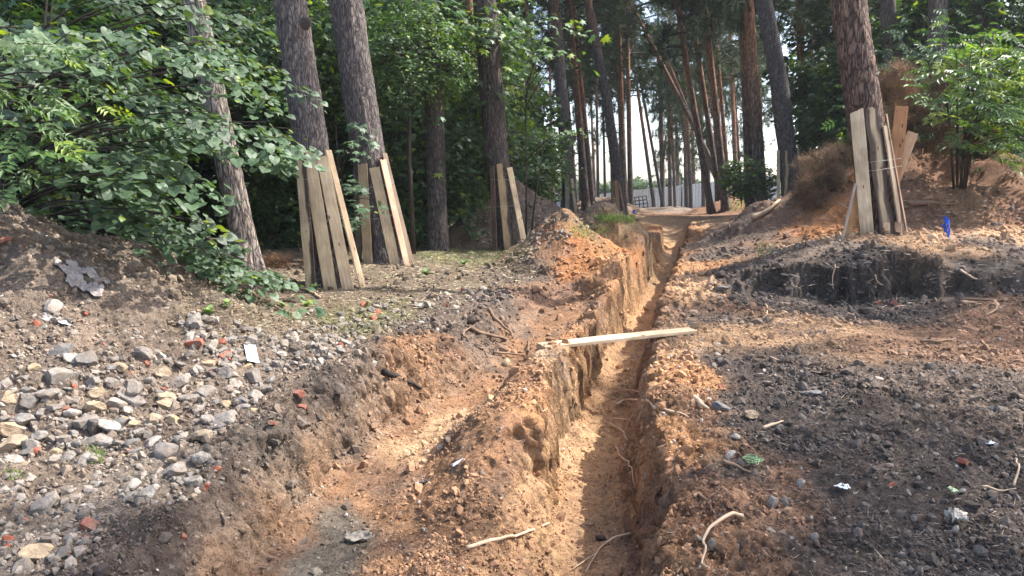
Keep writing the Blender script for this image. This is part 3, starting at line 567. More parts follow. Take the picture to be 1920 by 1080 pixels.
rock_field([(1300, 680), (1900, 660), (1900, 1070), (1420, 1070), (1330, 900)], 22, 8, 18, ['dark', 'dark', 'clod', 'clod', 'stone'], 'small stone or lump scattered on the dark soil at right', 'lumps on the dark soil')

# ------------------------------------------------------------------ planks
def plank(b, t, w, th, ang, label, group, col=(.52, .38, .235), wane=0, cut=.0, name='plank'):
    """b, t: centre of foot and head; ang: direction (deg) the broad face looks to, 0 = towards the viewer"""
    b = np.array(b, float); t = np.array(t, float); ax = t-b; L_ = np.linalg.norm(ax); ax /= L_
    wd = np.array([math.cos(R(ang)), math.sin(R(ang)), 0]); wd -= ax*wd.dot(ax); wd /= np.linalg.norm(wd); nd = np.cross(ax, wd)
    nu, nv = 9, 30; r = np.random.default_rng(int(abs(b[0]*1000+t[2]*777)) % 99991)
    us = np.linspace(-.5, .5, nu); vs = np.linspace(0, 1, nv)
    U, V = np.meshgrid(us, vs); e1 = np.interp(vs, np.linspace(0, 1, 8), r.normal(size=8))[:, None]; e2 = np.interp(vs, np.linspace(0, 1, 8), r.normal(size=8))[:, None]
    wv = w*(1+.012*e1+(wane*.05*e2)); X = U*wv+wane*.02*w*e1; bend = .006*np.sin(V*3.1+r.uniform(0, 3))*r.choice([-1, 1])
    Z = V*L_+(V > .99)*(U*cut+.004*r.normal(size=U.shape))+(V < .01)*.004*r.normal(size=U.shape)
    ed = .003*(np.abs(U) > .49)
    fr = np.stack([X, -th/2+ed+bend, Z], -1); bk = np.stack([X, th/2-ed+bend, Z], -1)
    v = np.vstack([fr.reshape(-1, 3), bk.reshape(-1, 3)]); n0 = nu*nv; id0 = np.arange(n0).reshape(nv, nu); id1 = id0+n0
    q = lambda a: np.stack([a[:-1, :-1], a[:-1, 1:], a[1:, 1:], a[1:, :-1]], -1).reshape(-1, 4)
    F_ = [q(id0), q(id1)[:, ::-1]]
    for A, B in ((id0[:, 0], id1[:, 0]), (id1[:, -1], id0[:, -1])): F_.append(np.stack([A[:-1], A[1:], B[1:], B[:-1]], 1))
    for A, B in ((id1[0], id0[0]), (id0[-1], id1[-1])): F_.append(np.stack([A[:-1], A[1:], B[1:], B[:-1]], 1))
    c = np.tile(np.array(col), (len(v), 1))*r.uniform(.93, 1.07)
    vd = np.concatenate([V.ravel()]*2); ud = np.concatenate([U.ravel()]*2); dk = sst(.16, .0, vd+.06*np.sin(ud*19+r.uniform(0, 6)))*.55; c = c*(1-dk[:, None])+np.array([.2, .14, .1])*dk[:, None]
    if wane:
        uu = np.concatenate([U.ravel()]*2); vv = np.concatenate([V.ravel()]*2); edge = uu*np.sign(wane)+.09*np.sin(vv*9+r.uniform(0, 6))+.05*np.sin(vv*23)
        k = sst(.20, .27, edge) if abs(wane) < 2 else sst(.16, .22, np.abs(uu+.09*np.sin(vv*7)))
        c = c*(1-k[:, None])+np.array([.10, .075, .06])*k[:, None]
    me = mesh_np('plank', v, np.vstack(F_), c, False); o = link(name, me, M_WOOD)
    m = Matrix((tuple(wd)+(0,), tuple(nd)+(0,), tuple(ax)+(0,), (0, 0, 0, 1))).transposed(); m.translation = Vector(b); o.matrix_world = m
    o.location = m.translation; o.rotation_euler = m.to_euler()
    return tag(o, label, 'plank', group)
def foot(px, py, Y):
    p = P(px, py, Y); p[2] = ground(p[:1], p[1:2])[0]-.03; return p
def planks(grp, Yf, Yt, lst):
    for (bx, by, tx, ty, wpx, ang, lab, *kw) in lst:
        kw = dict(kw[0]) if kw else {}
        dy = kw.pop('dy', 0); Yb = Yf+dy; b = P(bx, by, Yb); g = ground(b[:1], b[1:2])[0]; b[2] = min(b[2], g-.02) if not kw.pop('keep', 0) else b[2]
        plank(b, P(tx, ty, Yt+dy*.6), wpx/1400*Yf/max(.25, abs(math.cos(R(ang)))) if wpx > 0 else .16, .026, ang, lab, grp, **kw)
G1 = 'planks tied round the left pine'; G2 = 'planks tied round the second pine'; G3 = 'planks tied round the dark middle pine'; G4 = 'planks on the far pines'; G7 = 'planks tied round the big right pine'
WP = (.78, .61, .40); WO = (.56, .37, .22); WD = (.17, .13, .105)
planks(G1, 10.7, 10.75, [(584, 542, 564, 288, 22, -28, 'narrow plank with a dark bark edge, leftmost of the four on the left pine', dict(col=WP, wane=1)), (620, 541, 578, 283, 25, -6, 'widest and tallest plank on the left pine, knot in its lower half', dict(col=WP)),
 (653, 540, 604, 293, 21, 12, 'pale plank with three small knots, third from left on the left pine', dict(col=WP)), (680, 536, 616, 281, 6, 72, 'plank seen edge on at the right side of the left pine', dict(col=WP, dy=.2)),
 (575, 538, 556, 290, 7, -74, 'plank seen edge on at the far left of the left pine', dict(col=(.4, .3, .2), dy=.25))])
planks(G2, 13.9, 14.0, [(690, 501, 680, 307, 18, -14, 'upright plank at the left of the second pine, behind linden twigs', dict(col=(.5, .38, .24))), (742, 501, 702, 314, 19, 4, 'leaning centre plank of the second pine', dict(col=WP)),
 (763, 495, 718, 299, 9, 50, 'pinkish plank at the right of the second pine', dict(col=(.58, .37, .26))), (772, 492, 721, 287, 6, 68, 'dark thin plank behind the pinkish one on the second pine', dict(col=(.22, .16, .12), dy=.2)),
 (673, 486, 668, 305, 12, -30, 'grey weathered plank behind the left side of the second pine', dict(col=(.2, .17, .13), dy=.45))])
planks(G3, 17.2, 17.3, [(928, 468, 923, 312, 8, -40, 'dark brown plank at the left of the middle pine', dict(col=(.15, .1, .075))), (954, 468, 939, 307, 16, 0, 'tan front plank with a kinked edge on the middle pine', dict(col=(.5, .35, .2), wane=.6)),
 (987, 470, 955, 314, 10, 25, 'pale plank leaning right on the middle pine', dict(col=WP))])
planks(G4, 32.6, 32.7, [(1064, 391, 1063, 329, 8, 0, 'grey plank on the dark far pine left of the mound', dict(col=(.32, .28, .23))), (1080, 398, 1072, 335, 5, 20, 'pale narrow plank leaning on the dark far pine', dict(col=(.55, .46, .36))),
 (1149, 404, 1148, 341, 6, -20, 'grey brown plank, left of three on the far leaning pine', dict(col=(.3, .24, .18), dy=1)), (1160, 405, 1155, 339, 7, 0, 'orange plank, middle of three on the far leaning pine', dict(col=WO, dy=1)), (1172, 405, 1161, 344, 3.2, 30, 'thin plank, right of three on the far leaning pine', dict(col=(.45, .34, .25), dy=1))])
planks('planks on the mossy pine by the right mound', 25.6, 25.7, [(1460, 390, 1459, 282, 6, 10, 'thin pale plank at the left of the pine beside the brown brush', dict(col=WP)), (1475, 386, 1474, 283, 13, 0, 'plank with dark bark sides on the pine beside the brown brush', dict(col=(.5, .38, .24), wane=2)), (1499, 380, 1495, 279, 7, 20, 'short pale plank behind the right of the pine beside the brown brush', dict(col=(.5, .42, .32), dy=.5))])
planks(G7, 11.65, 11.75, [(1627, 428, 1606, 208, 24, -6, 'wide smooth plank in front of the big right pine', dict(col=(.60, .49, .34), cut=.06)), (1666, 426, 1632, 201, 27, 6, 'plank with wavy dark bark sides, second on the big right pine', dict(col=(.56, .45, .3), wane=2, cut=.03)),
 (1691, 432, 1659, 236, 12, 38, 'bark edged plank at the right of the big right pine', dict(col=(.42, .33, .23), wane=1)), (1700, 428, 1662, 214, 9, 55, 'brown plank behind the bark edged one', dict(col=(.3, .2, .14), dy=.35)),
 (1668, 372, 1691, 199, 24, -8, 'orange brown plank leaning outward to the right behind the big pine', dict(col=(.5, .27, .14), dy=.5)), (1645, 370, 1712, 248, 20, -8, 'shorter plank tilted far to the right behind the big pine', dict(col=(.55, .38, .24), dy=.6)),
 (1580, 434, 1603, 344, 6, 50, 'grey edged plank propped at the left foot of the big pine', dict(col=(.38, .33, .28), dy=-.1)), (1590, 433, 1606, 360, 12, -20, 'orange plank propped under the left side of the big pine', dict(col=(.5, .28, .13), dy=.1))])
planks(G7, 11.45, 11.5, [(1662, 434, 1661, 418, 12, 0, 'small offcut block with a pale end at the foot of the big pine', dict(col=(.45, .33, .22), keep=1)), (1684, 436, 1683, 417, 12, 10, 'second small dark offcut at the foot of the big pine', dict(col=(.24, .15, .10), keep=1))])
# the plank bridging the deep trench
def zup(p, dz): p = np.array(p); p[2] += dz; return p
bl = P(1014, 650, 6.75); br = P(1298, 619, 7.75); gl = ground(bl[:1], bl[1:2])[0]; gr = ground(br[:1], br[1:2])[0]
print('bridge', bl, gl, br, gr)
bl[2] = max(bl[2], gl+.02); o = plank(bl, br, .14, .035, 0, 'long pale plank lying across the deep trench', None, col=(.60, .47, .32))
ax = Vector(br-bl).normalized(); wd = Vector((-ax.y, ax.x, .12)).normalized(); wd = (wd-ax*wd.dot(ax)).normalized(); nd = ax.cross(wd)
m = Matrix((tuple(wd)+(0,), tuple(nd)+(0,), tuple(ax)+(0,), (0, 0, 0, 1))).transposed(); o.rotation_euler = m.to_euler()
# wires
M_WIRE = mat_plain('steel wire', (.35, .33, .3), .4, .6)
def tube_obj(name, pts, rad, mat, label, cat, group=None, sides=6, sub=0, parent=None, seed=None, wob=0):
    pts = np.asarray(pts, float)
    if sub:
        t = np.linspace(0, len(pts)-1, (len(pts)-1)*sub+1); q = np.stack([np.interp(t, np.arange(len(pts)), pts[:, k]) for k in range(3)], 1)
        for _ in range(2): q[1:-1] = (q[:-2]+2*q[1:-1]+q[2:])/4
        if wob: q[1:-1] += wob*noise3(q[1:-1]*9+3)[:, None]*np.array([1, .6, .5])
        rad = np.interp(t, np.arange(len(pts)), np.broadcast_to(rad, (len(pts),))); pts = q
    v, f = tube_arrays(pts, rad, sides); me = fix_quads(name, v, f); o = link(name, me, mat, parent)
    return tag(o, label, cat, group)
def wire(pix, Yc, rr, label, rx=0):
    (x0, y0), (x1, y1), (x2, y2) = pix; a = P(x0, y0, Yc); b = P(x1, y1, Yc-.16); c = P(x2, y2, Yc); d = P(x2, y2, Yc+.5); e = P(x0, y0, Yc+.5)
    tube_obj('binding_wire', [e, a, b, c, d, e], .0019*Yc/10, M_WIRE, label, 'wire', 'binding wires', sides=5, sub=4)
wire([(556, 336), (590, 337), (640, 337)], 10.6, .3, 'upper wire round the planks of the left pine'); wire([(560, 404), (606, 416), (650, 408)], 10.55, .3, 'lower wire round the planks of the left pine'); wire([(558, 370), (600, 400), (650, 404)], 10.56, .3, 'slanting middle wire on the left pine')
wire([(684, 350), (705, 352), (738, 343)], 13.8, .3, 'upper wire round the second pine'); wire([(676, 408), (712, 412), (752, 396)], 13.75, .3, 'lower wire round the second pine')
wire([(920, 337), (945, 337), (968, 336)], 17.1, .3, 'upper wire on the middle pine'); wire([(925, 388), (950, 387), (976, 385)], 17.1, .3, 'lower wire on the middle pine')
wire([(1604, 308), (1640, 303), (1690, 297)], 11.5, .3, 'upper wire on the big right pine'); wire([(1606, 322), (1640, 320), (1692, 311)], 11.48, .3, 'lower wire on the big right pine'); wire([(1455, 308), (1474, 308), (1496, 308)], 25.4, .3, 'wire on the pine beside the brown brush')

# ------------------------------------------------------------------ roots, sticks and litter
def root(pix, rpx, label, mat=None, lift=.012, group=None, name='root', cat='root', wob=.022, air=0):
    h = hit([p[0] for p in pix], [p[1] for p in pix])
    rad = np.array([rpx*(1-.6*i/(len(pix)-1)) for i in range(len(pix))])/1400*h[:, 1]/2
    h[:, 2] += rad+lift+air*np.sin(np.linspace(0, math.pi, len(pix)))
    return tube_obj(name, h, rad, mat or M_ROOT, label, cat, group, sides=7, sub=5, wob=wob)
root([(875, 1035), (930, 1022), (975, 1008), (1030, 988)], 9, 'pale stripped stick lying on the ridge near the bottom centre', name='stick', cat='stick')
root([(1182, 1006), (1150, 1020), (1118, 1045), (1098, 1080)], 6, 'thin forked pale root on the trench floor at the bottom', air=.03); root([(1118, 1045), (1100, 1055), (1072, 1072)], 4, 'side shoot of the forked root at the bottom of the trench')
root([(1392, 978), (1372, 981), (1350, 990), (1335, 1003), (1328, 1018), (1322, 1045), (1324, 1074)], 9, 'bent pale root curving down the right bank in the foreground', air=.025, wob=.05)
root([(1355, 872), (1390, 880), (1434, 905)], 9, 'brown root piece beside the pale flat stone on the right bank', M_ROOTD)
root([(1155, 738), (1180, 742), (1222, 742)], 4, 'straight thin root crossing the sunlit trench floor, uppermost', air=.05); root([(1155, 764), (1175, 757), (1215, 768), (1250, 780)], 6, 'knotty root sticking out over the trench floor', air=.06)
root([(1143, 798), (1165, 815), (1187, 838)], 5, 'curved white root on the trench floor between sun and shade', air=.03); root([(1150, 790), (1180, 796), (1205, 803)], 3, 'hair thin root above the curved white one', air=.03)
root([(1155, 842), (1165, 865), (1185, 895), (1192, 915)], 4, 'thin root hanging down the shaded trench floor', air=.03); root([(1225, 765), (1250, 775), (1290, 785)], 8, 'thick root end on the lip of the right bank', M_ROOT)
root([(940, 600), (950, 620), (962, 638)], 9, 'dark broken root stub poking from the bank of the shallow trench', M_ROOTD, air=.05); root([(916, 590), (935, 612), (958, 634)], 9, 'grey brown split root leaning on the bank', M_ROOTD, lift=.05); root([(880, 620), (910, 630), (950, 640)], 10, 'flat brown root lying under the split root', M_ROOTD); root([(870, 640), (868, 630), (890, 618)], 5, 'looping root at the left of the flat root', M_ROOTD, lift=.04)
root([(720, 705), (750, 712), (790, 735)], 14, 'black rotten root in the hollow of the bank', mat_plain('black root', (.04, .032, .028), .9, .2)); root([(925, 665), (955, 668), (985, 668)], 6, 'thin dark root along the shallow trench floor', M_ROOTD)
root([(990, 662), (992, 655), (990, 640)], 5, 'short upright root stump in the shallow trench', M_ROOTD, lift=.0, air=.05)
root([(1410, 418), (1440, 402), (1470, 375), (1482, 350)], 9, 'pale exposed root winding down from the pine beside the brown brush', M_ROOT, lift=.05)
root([(1700, 390), (1740, 385), (1790, 387)], 12, 'thick brown log half buried in the right mound', M_ROOTD, name='log', cat='log'); root([(1690, 395), (1720, 385), (1740, 384)], 7, 'root under the half buried log', M_ROOTD)
root([(1800, 568), (1850, 566), (1900, 565)], 6, 'long dry stick on the flat below the bank at right', name='stick', cat='stick', mat=M_ROOTD); root([(1865, 568), (1870, 582), (1846, 594)], 7, 'forked branch hanging from the long dry stick', M_ROOTD, name='stick', cat='stick'); root([(1800, 575), (1830, 572)], 12, 'short thick wood piece beside the dry sticks', M_ROOTD, name='stick', cat='stick')
root([(1725, 647), (1760, 645), (1792, 638)], 6, 'bent twig on the sandy flat at right', M_ROOTD, name='stick', cat='stick'); root([(1900, 925), (1908, 905), (1903, 870)], 5, 'curved white root at the right picture edge', lift=.03, air=.05); root([(1840, 917), (1880, 925), (1905, 922)], 5, 'pale horizontal root joined to the curved one at right')
root([(1800, 520), (1830, 530), (1860, 534)], 5, 'pale stick on the face of the right bank', name='stick', cat='stick'); root([(1565, 510), (1560, 530), (1563, 550)], 3, 'pale rootlet hanging over the burnt hollow', lift=.04); root([(1640, 520), (1645, 535), (1655, 545)], 3, 'second rootlet hanging in the burnt hollow', lift=.04)
root([(1435, 575), (1440, 590), (1432, 600)], 4, 'small pale rootlet at the left end of the burnt bank'); root([(1430, 810), (1445, 805), (1468, 797)], 8, 'short pale stick on the right bank edge', name='stick', cat='stick'); root([(1302, 755), (1315, 765), (1328, 772)], 13, 'stubby peeled root on the orange right bank')
root([(600, 560), (575, 545), (540, 540)], 5, 'pale curved twig beside the brown brush pile', name='stick', cat='stick'); root([(1010, 765), (1020, 780), (1027, 790)], 3, 'thin rootlet dangling on the ridge wall', lift=.03); root([(1300, 935), (1315, 930), (1340, 965)], 10, 'flat bark piece on the right bank', M_ROOTD, name='bark_piece', cat='bark piece')
# short rootlets and twigs, uncountable
def litter(name, n, poly, L0, L1, w, cols, label, cat, seed, up=.3, y1=40):
    r = np.random.default_rng(seed); p = bandpts(poly, n, r); h = hit(p[:, 0], p[:, 1])
    d = r.normal(size=(n, 3)); d[:, 2] = r.uniform(-.1, up, n); nz = np.tile([0, 0, 1.], (n, 1))+r.normal(size=(n, 3))*.3
    s = r.uniform(L0, L1, n)*np.clip(h[:, 1]/6, .7, 2.5); ww = w*np.clip(h[:, 1]/5, .7, 3)
    T_ = np.array([(-.5, 0, 0), (.5, 0, 0), (.35, .5, .08), (-.6, .5, .08), (.3, 1, 0), (-.2, 1, 0), (0, .5, .9), (0, 0, .6)]); F_ = np.array([(0, 1, 2), (0, 2, 3), (3, 2, 4), (3, 4, 5), (7, 1, 2), (7, 2, 6), (0, 7, 6), (0, 6, 3), (6, 2, 4), (3, 6, 5)])
    S = np.stack([ww, s, ww], 1); h[:, 2] += .004
    c = np.array(cols)[r.integers(len(cols), size=n)]*r.uniform(.7, 1.3, n)[:, None]
    me = scatter(name, T_, F_, h, frames(d, nz), S, c); return tag(link(name, me, M_CRUMB), label, cat, kind='stuff')
litter('dry_rootlets', 1500, [(1250, 640), (1920, 600), (1920, 1080), (1200, 1080)], .02, .09, .0028, [(.4, .32, .24), (.25, .17, .11), (.12, .08, .06)], 'short dry rootlets and straw on the dark soil at right', 'rootlets', 5)
litter('bank_rootlets', 900, [(500, 560), (1000, 540), (1200, 640), (1230, 1080), (500, 1080)], .02, .08, .0025, [(.4, .28, .18), (.22, .14, .09)], 'thin broken rootlets over the ridge and left bank', 'rootlets', 6, up=.6)
litter('needle_litter', 5000, [(350, 590), (560, 500), (1000, 465), (1010, 520), (800, 600), (600, 650), (420, 640)], .02, .06, .0035, [(.42, .33, .2), (.25, .17, .1), (.5, .45, .3), (.14, .1, .07)], 'fallen needles and leaf bits under the plank clad pines', 'litter', 7, up=.2)
litter('mound_twigs', 900, [(1400, 330), (1700, 310), (1920, 380), (1920, 600), (1400, 600)], .04, .12, .0035, [(.32, .22, .15), (.2, .12, .08), (.45, .36, .28)], 'twigs and root ends over the right mound and bank', 'twigs', 8, up=.5)
# ------------------------------------------------------------------ grass and weeds
BL_V = np.array([(-.5, 0, 0), (.5, 0, 0), (.35, .5, .12), (-.35, .5, .12), (0, 1, .4)]); BL_F = np.array([(0, 1, 2), (0, 2, 3), (3, 2, 4)])
def grass(name, n, poly, hgt, label, seed, col=(.13, .22, .05), wid=.006):
    r = np.random.default_rng(seed); p = bandpts(poly, n, r); h = hit(p[:, 0], p[:, 1]); d = r.normal(size=(n, 3))*.5; d[:, 2] = 1
    s = hgt*r.uniform(.4, 1.2, n); W_ = wid*np.clip(h[:, 1]/8, .7, 3.5); nz = r.normal(size=(n, 3)); nz[:, 2] = 0
    c = np.array(col)*r.uniform(.6, 1.5, (n, 1))*np.array([1, 1, .9])
    me = scatter(name, BL_V, BL_F, h, frames(d, nz), np.stack([W_, s, s], 1), c); return tag(link(name, me, M_LEAF), label, 'grass', kind='stuff')
grass('grass', 160, [(1068, 428), (1120, 424), (1160, 430), (1130, 440), (1090, 450), (1065, 446)], .11, 'bright grass left beside the orange pile', 1)
grass('grass', 420, [(1110, 408), (1150, 404), (1190, 408), (1190, 418), (1130, 420)], .13, 'bright grass patch before the far plank clad pine', 2); grass('grass', 500, [(760, 465), (850, 458), (1000, 466), (960, 500), (800, 500)], .10, 'thin grass around the middle pine', 3, (.16, .19, .08))
grass('grass', 350, [(600, 575), (760, 560), (760, 590), (600, 610)], .05, 'mossy grass on the sunny flat', 4, (.2, .22, .05)); grass('grass', 70, [(160, 845), (200, 850), (190, 870), (165, 868)], .07, 'small weed tuft under the stone band', 5); grass('grass', 90, [(1418, 460), (1455, 462), (1450, 482), (1422, 480)], .16, 'dark grass tuft on the right platform edge', 6, (.06, .09, .04))
grass('grass', 160, [(1355, 385), (1400, 378), (1390, 395), (1360, 398)], .2, 'yellow green grass at the far end of the right mound', 7, (.2, .26, .08)); grass('grass', 60, [(10, 880), (50, 885), (40, 905), (12, 905)], .04, 'tiny green weeds at the left edge', 8)
# ------------------------------------------------------------------ leaf templates (unit length, stalk at origin, tip along +Y)
LIN_V = np.array([(0, 0, 0), (0, .5, .05), (0, 1.02, -.1), (-.26, -.09, .06), (-.5, .12, .10), (-.52, .42, .06), (-.3, .76, -.01), (.26, -.09, .06), (.5, .12, .10), (.52, .42, .06), (.3, .76, -.01)])
LIN_F = np.array([(0, 4, 3), (0, 1, 4), (1, 5, 4), (1, 6, 5), (1, 2, 6), (0, 7, 8), (0, 8, 1), (1, 8, 9), (1, 9, 10), (1, 10, 2)])
def maple_t():
    a = [(0, 1.0), (16, .55), (30, .62), (42, .98), (58, .52), (74, .5), (88, .72), (120, .36), (165, .12)]
    pts = [(0, .25, .06)]+[(-r*.9*math.sin(R(t)), .25+r*.75*math.cos(R(t)), -.14*r*r) for t, r in a]+[(r*.9*math.sin(R(t)), .25+r*.75*math.cos(R(t)), -.14*r*r) for t, r in a[:0:-1]]
    n = len(pts)-1; return np.array(pts), np.array([(0, 1+i, 1+(i+1) % n) for i in range(n)])
MAP_V, MAP_F = maple_t()
MAPL_V = np.array([(0, 0, 0), (-.42, .05, -.05), (-.5, .45, -.05), (-.2, .5, .03), (0, 1, -.1), (.2, .5, .03), (.5, .45, -.05), (.42, .05, -.05)]); MAPL_F = np.array([(0, 2, 1), (0, 3, 2), (0, 4, 3), (0, 5, 4), (0, 6, 5), (0, 7, 6)])
def ash_t():
    V = []; F_ = []
    def lf(x, y, ang, L_, w):
        c, s = math.cos(ang), math.sin(ang); o = len(V)
        for u, v, z in ((0, 0, 0), (-w, L_*.4, .02), (0, L_, -.06), (w, L_*.4, .02)): V.append((x+u*c+v*s, y-u*s+v*c, z))
        F_.extend([(o, o+2, o+1), (o, o+3, o+2)])
    lf(0, .68, 0, .38, .075)
    for y in (.22, .42, .62):
        for s in (-1, 1): lf(0, y, s*1.05, .36, .07)
    o = len(V); V.extend([(-.008, 0, 0), (.008, 0, 0), (0, .72, 0)]); F_.append((o, o+1, o+2))
    return np.array(V), np.array(F_)
ASH_V, ASH_F = ash_t()
def tuft_t(n, w, seed, spread=.75):
    r = np.random.default_rng(seed); V = []; F_ = []
    for i in range(n):
        d = np.array([r.normal()*spread, 1.0, r.normal()*spread]); d /= np.linalg.norm(d); s = np.cross(d, r.normal(size=3)); s /= np.linalg.norm(s); L_ = r.uniform(.6, 1); b = np.array([0, r.uniform(0, .35), 0]); o = len(V)
        V += [b-s*w, b+s*w, b+d*L_]; F_.append((o, o+1, o+2))
    return np.array(V), np.array(F_)
TU_V, TU_F = tuft_t(22, .022, 3); TUD_V, TUD_F = tuft_t(26, .012, 4, .9)

def sprays(r, cen, out, size, nleaf, leaf, drop=.25, jit=.45, flat=.16):
    """leaves on flat drooping sprays. cen (k,3), out (k,3) outward direction"""
    k = len(cen); n = k*nleaf
    out = out/np.linalg.norm(out, axis=1)[:, None]; up = np.tile([0, 0, 1.], (k, 1)); side = np.cross(out, up); side /= np.linalg.norm(side, axis=1)[:, None]+1e-9
    u = r.uniform(-.5, 1, (k, nleaf)); a = np.sqrt(np.clip(1-(u*.75)**2, 0, 1)); v = r.uniform(-1, 1, (k, nleaf))*a*.7; w = r.normal(size=(k, nleaf))*flat
    size = np.broadcast_to(size, (k,))[:, None]
    p = cen[:, None]+out[:, None]*(u*size)[..., None]+side[:, None]*(v*size)[..., None]; p[..., 2] += (w-drop*(u+.3)**2*np.sign(u+.3)-.25*v*v)*size
    d = out[:, None]*1.0+side[:, None]*(np.sign(v)*r.uniform(.2, 1.2, v.shape))[..., None]; d = d+r.normal(size=d.shape)*.3; d[..., 2] -= r.uniform(.1, .9, v.shape)
    nm = np.tile([0, 0, 1.], (k, nleaf, 1))+out[:, None]*.35+r.normal(size=d.shape)*jit
    s = leaf*(.45+.8*r.uniform(0, 1, n)**.8)
    return p.reshape(-1, 3), frames(d.reshape(-1, 3), nm.reshape(-1, 3)), s
def leafcol(r, n, base, yel=.05, clump=None):
    c = np.array(base)*r.uniform(.7, 1.35, (n, 1)); k = r.uniform(0, 1, n) < yel; c[k] = np.array([.20, .26, .03])*r.uniform(.8, 1.3, (k.sum(), 1)); return c
def broad_crown(name, seed, rad, hgt, ns, nl, leaf, tv, tf, base, spr=.75, yel=.05, jit=.45, hollow=.45):
    r = np.random.default_rng(seed); d = r.normal(size=(ns, 3)); d /= np.linalg.norm(d, axis=1)[:, None]; q = hollow+(1-hollow)*r.uniform(0, 1, ns)**.6
    lump = 1+.28*noise3(d*1.7+seed)[:, None]
    cen = d*q[:, None]*np.array([rad, rad, hgt/2])*lump; out = d*np.array([1, 1, .15])+r.normal(size=d.shape)*.15
    p, ro, s = sprays(r, cen, out, spr*r.uniform(.7, 1.3, ns), nl, leaf, jit=jit)
    c = leafcol(r, len(p), base, yel); sc_ = np.repeat(r.uniform(.75, 1.3, ns), nl)[:, None]
    return scatter(name, tv, tf, p, ro, s, c*sc_)
def limbs(seed, rad, hgt, n, z0, r0=.05):
    r = np.random.default_rng(seed); parts = []
    for i in range(n):
        a = r.uniform(0, 6.28); e = np.array([math.cos(a)*rad*.8, math.sin(a)*rad*.8, r.uniform(-.35, .42)*hgt]); s = np.array([0, 0, z0+r.uniform(0, .35)*hgt-hgt*.1])
        t = np.linspace(0, 1, 7)[:, None]; pts = s+(e-s)*t; pts[:, 2] += .25*np.sin(t[:, 0]*math.pi)*rad*.4; pts += r.normal(size=pts.shape)*.05*rad*t
        parts.append(tube_arrays(pts, np.linspace(r0, r0*.15, 7), 5))
    return merge(parts)

# ------------------------------------------------------------------ pines
def bark_tube(path_pts, rad_pts, detail):
    """tapered trunk with plated surface; detail 2 = close"""
    path_pts = np.asarray(path_pts, float); zz = path_pts[:, 2]
    if detail == 2: zs = np.concatenate([np.arange(zz[0], 6.2, .03), np.arange(6.2, zz[-1], .4), [zz[-1]]]); sides = 72
    elif detail == 1: zs = np.concatenate([np.arange(zz[0], 10, .12), np.arange(10, zz[-1], .6), [zz[-1]]]); sides = 28
    else: zs = np.linspace(zz[0], zz[-1], 26); sides = 10
    pts = np.stack([np.interp(zs, zz, path_pts[:, k]) for k in range(3)], 1); rad = np.interp(zs, zz, rad_pts)
    for _ in range(3): pts[1:-1] = (pts[:-2]+2*pts[1:-1]+pts[2:])/4
    n = len(zs); th = np.linspace(0, 2*math.pi, sides, endpoint=False); C_, S_ = np.cos(th), np.sin(th)
    q = np.stack([np.tile(C_, (n, 1)), np.tile(S_, (n, 1)), np.tile(zs[:, None], (1, sides))], -1); org = pts[0]
    rr = np.tile(rad[:, None], (1, sides))
    flare = np.exp(-np.clip(zs-zs[0], 0, None)/.35)[:, None]; rr = rr*(1+.35*flare*(1+.5*np.sin(th*4+org[0])[None]))
    rr = rr*(1+.06*noise3(q*np.array([1.5, 1.5, .8])+org)+(.10*np.abs(noise3(q*np.array([5, 5, 3.])+org))+.05*np.abs(noise3(q*np.array([11, 11, 7.])+org))-.05 if detail else 0))
    v = np.stack([pts[:, :1]+rr*C_, pts[:, 1:2]+rr*S_, np.tile(zs[:, None], (1, sides))], -1).reshape(-1, 3)
    i, j = np.meshgrid(np.arange(n-1), np.arange(sides), indexing='ij'); j2 = (j+1) % sides
    f = np.stack([i*sides+j, i*sides+j2, (i+1)*sides+j2, (i+1)*sides+j], -1).reshape(-1, 4)
    return v, f, pts, rad
def pine_crown(seed, h, rad, nb, tufts, tl):
    """origin at the crown's foot on the trunk"""
    r = np.random.default_rng(seed); ps = []; ds = []; parts = []
    for b in range(nb):
        t = (b+r.uniform(0, 1))/nb; z = t*h; L_ = rad*(math.sin(math.pi*min(1, .22+.75*t))**.7)*r.uniform(.55, 1.15); a = r.uniform(0, 6.28)
        o_ = np.array([math.cos(a), math.sin(a), 0]); s_ = np.array([-o_[1], o_[0], 0]); rise = r.uniform(-.1, .5)
        q = np.linspace(0, 1, 7)[:, None]; pts = np.array([0, 0, z])+o_*q*L_+np.array([0, 0, 1])*(rise*L_*q-.35*L_*q**2)+s_*.12*L_*np.sin(q*3)
        parts.append(tube_arrays(pts, np.linspace(.05, .012, 7), 5))
        nt = max(4, int(tufts*L_/rad)); k = r.uniform(.3, 1.05, nt)**.8; c = np.stack([np.interp(k, q[:, 0], pts[:, i]) for i in range(3)], 1)
        lat = r.normal(size=nt)*.26*L_*(1.15-k*.6); c += s_*lat[:, None]; c[:, 2] += r.normal(size=nt)*.08*L_; d = o_*1.0+s_*np.sign(lat)[:, None]*.7+r.normal(size=(nt, 3))*.5
        ps.append(c); ds.append(d)
    p = np.vstack(ps); d = np.vstack(ds); n = len(p)
    c = np.array([.050, .078, .032])*r.uniform(.6, 1.5, (n, 1))
    needles = scatter('pine needles', TU_V, TU_F, p, frames(d, r.normal(size=(n, 3))), tl*r.uniform(.7, 1.3, n), c)
    bv, bf = merge(parts); return needles, fix_quads('pine branches', bv, bf)
PC = [pine_crown(50+i, 9, 2.6+.3*(i % 2), 44, 30, .42) for i in range(4)]; PCF = [pine_crown(80+i, 9.5, 2.5, 46, 16, .62) for i in range(3)]
for a_, b_ in PC+PCF: a_.materials.append(M_NEEDLE); b_.materials.append(M_TWIG)
M_BRANCH = M_TWIG; pine_i = 0
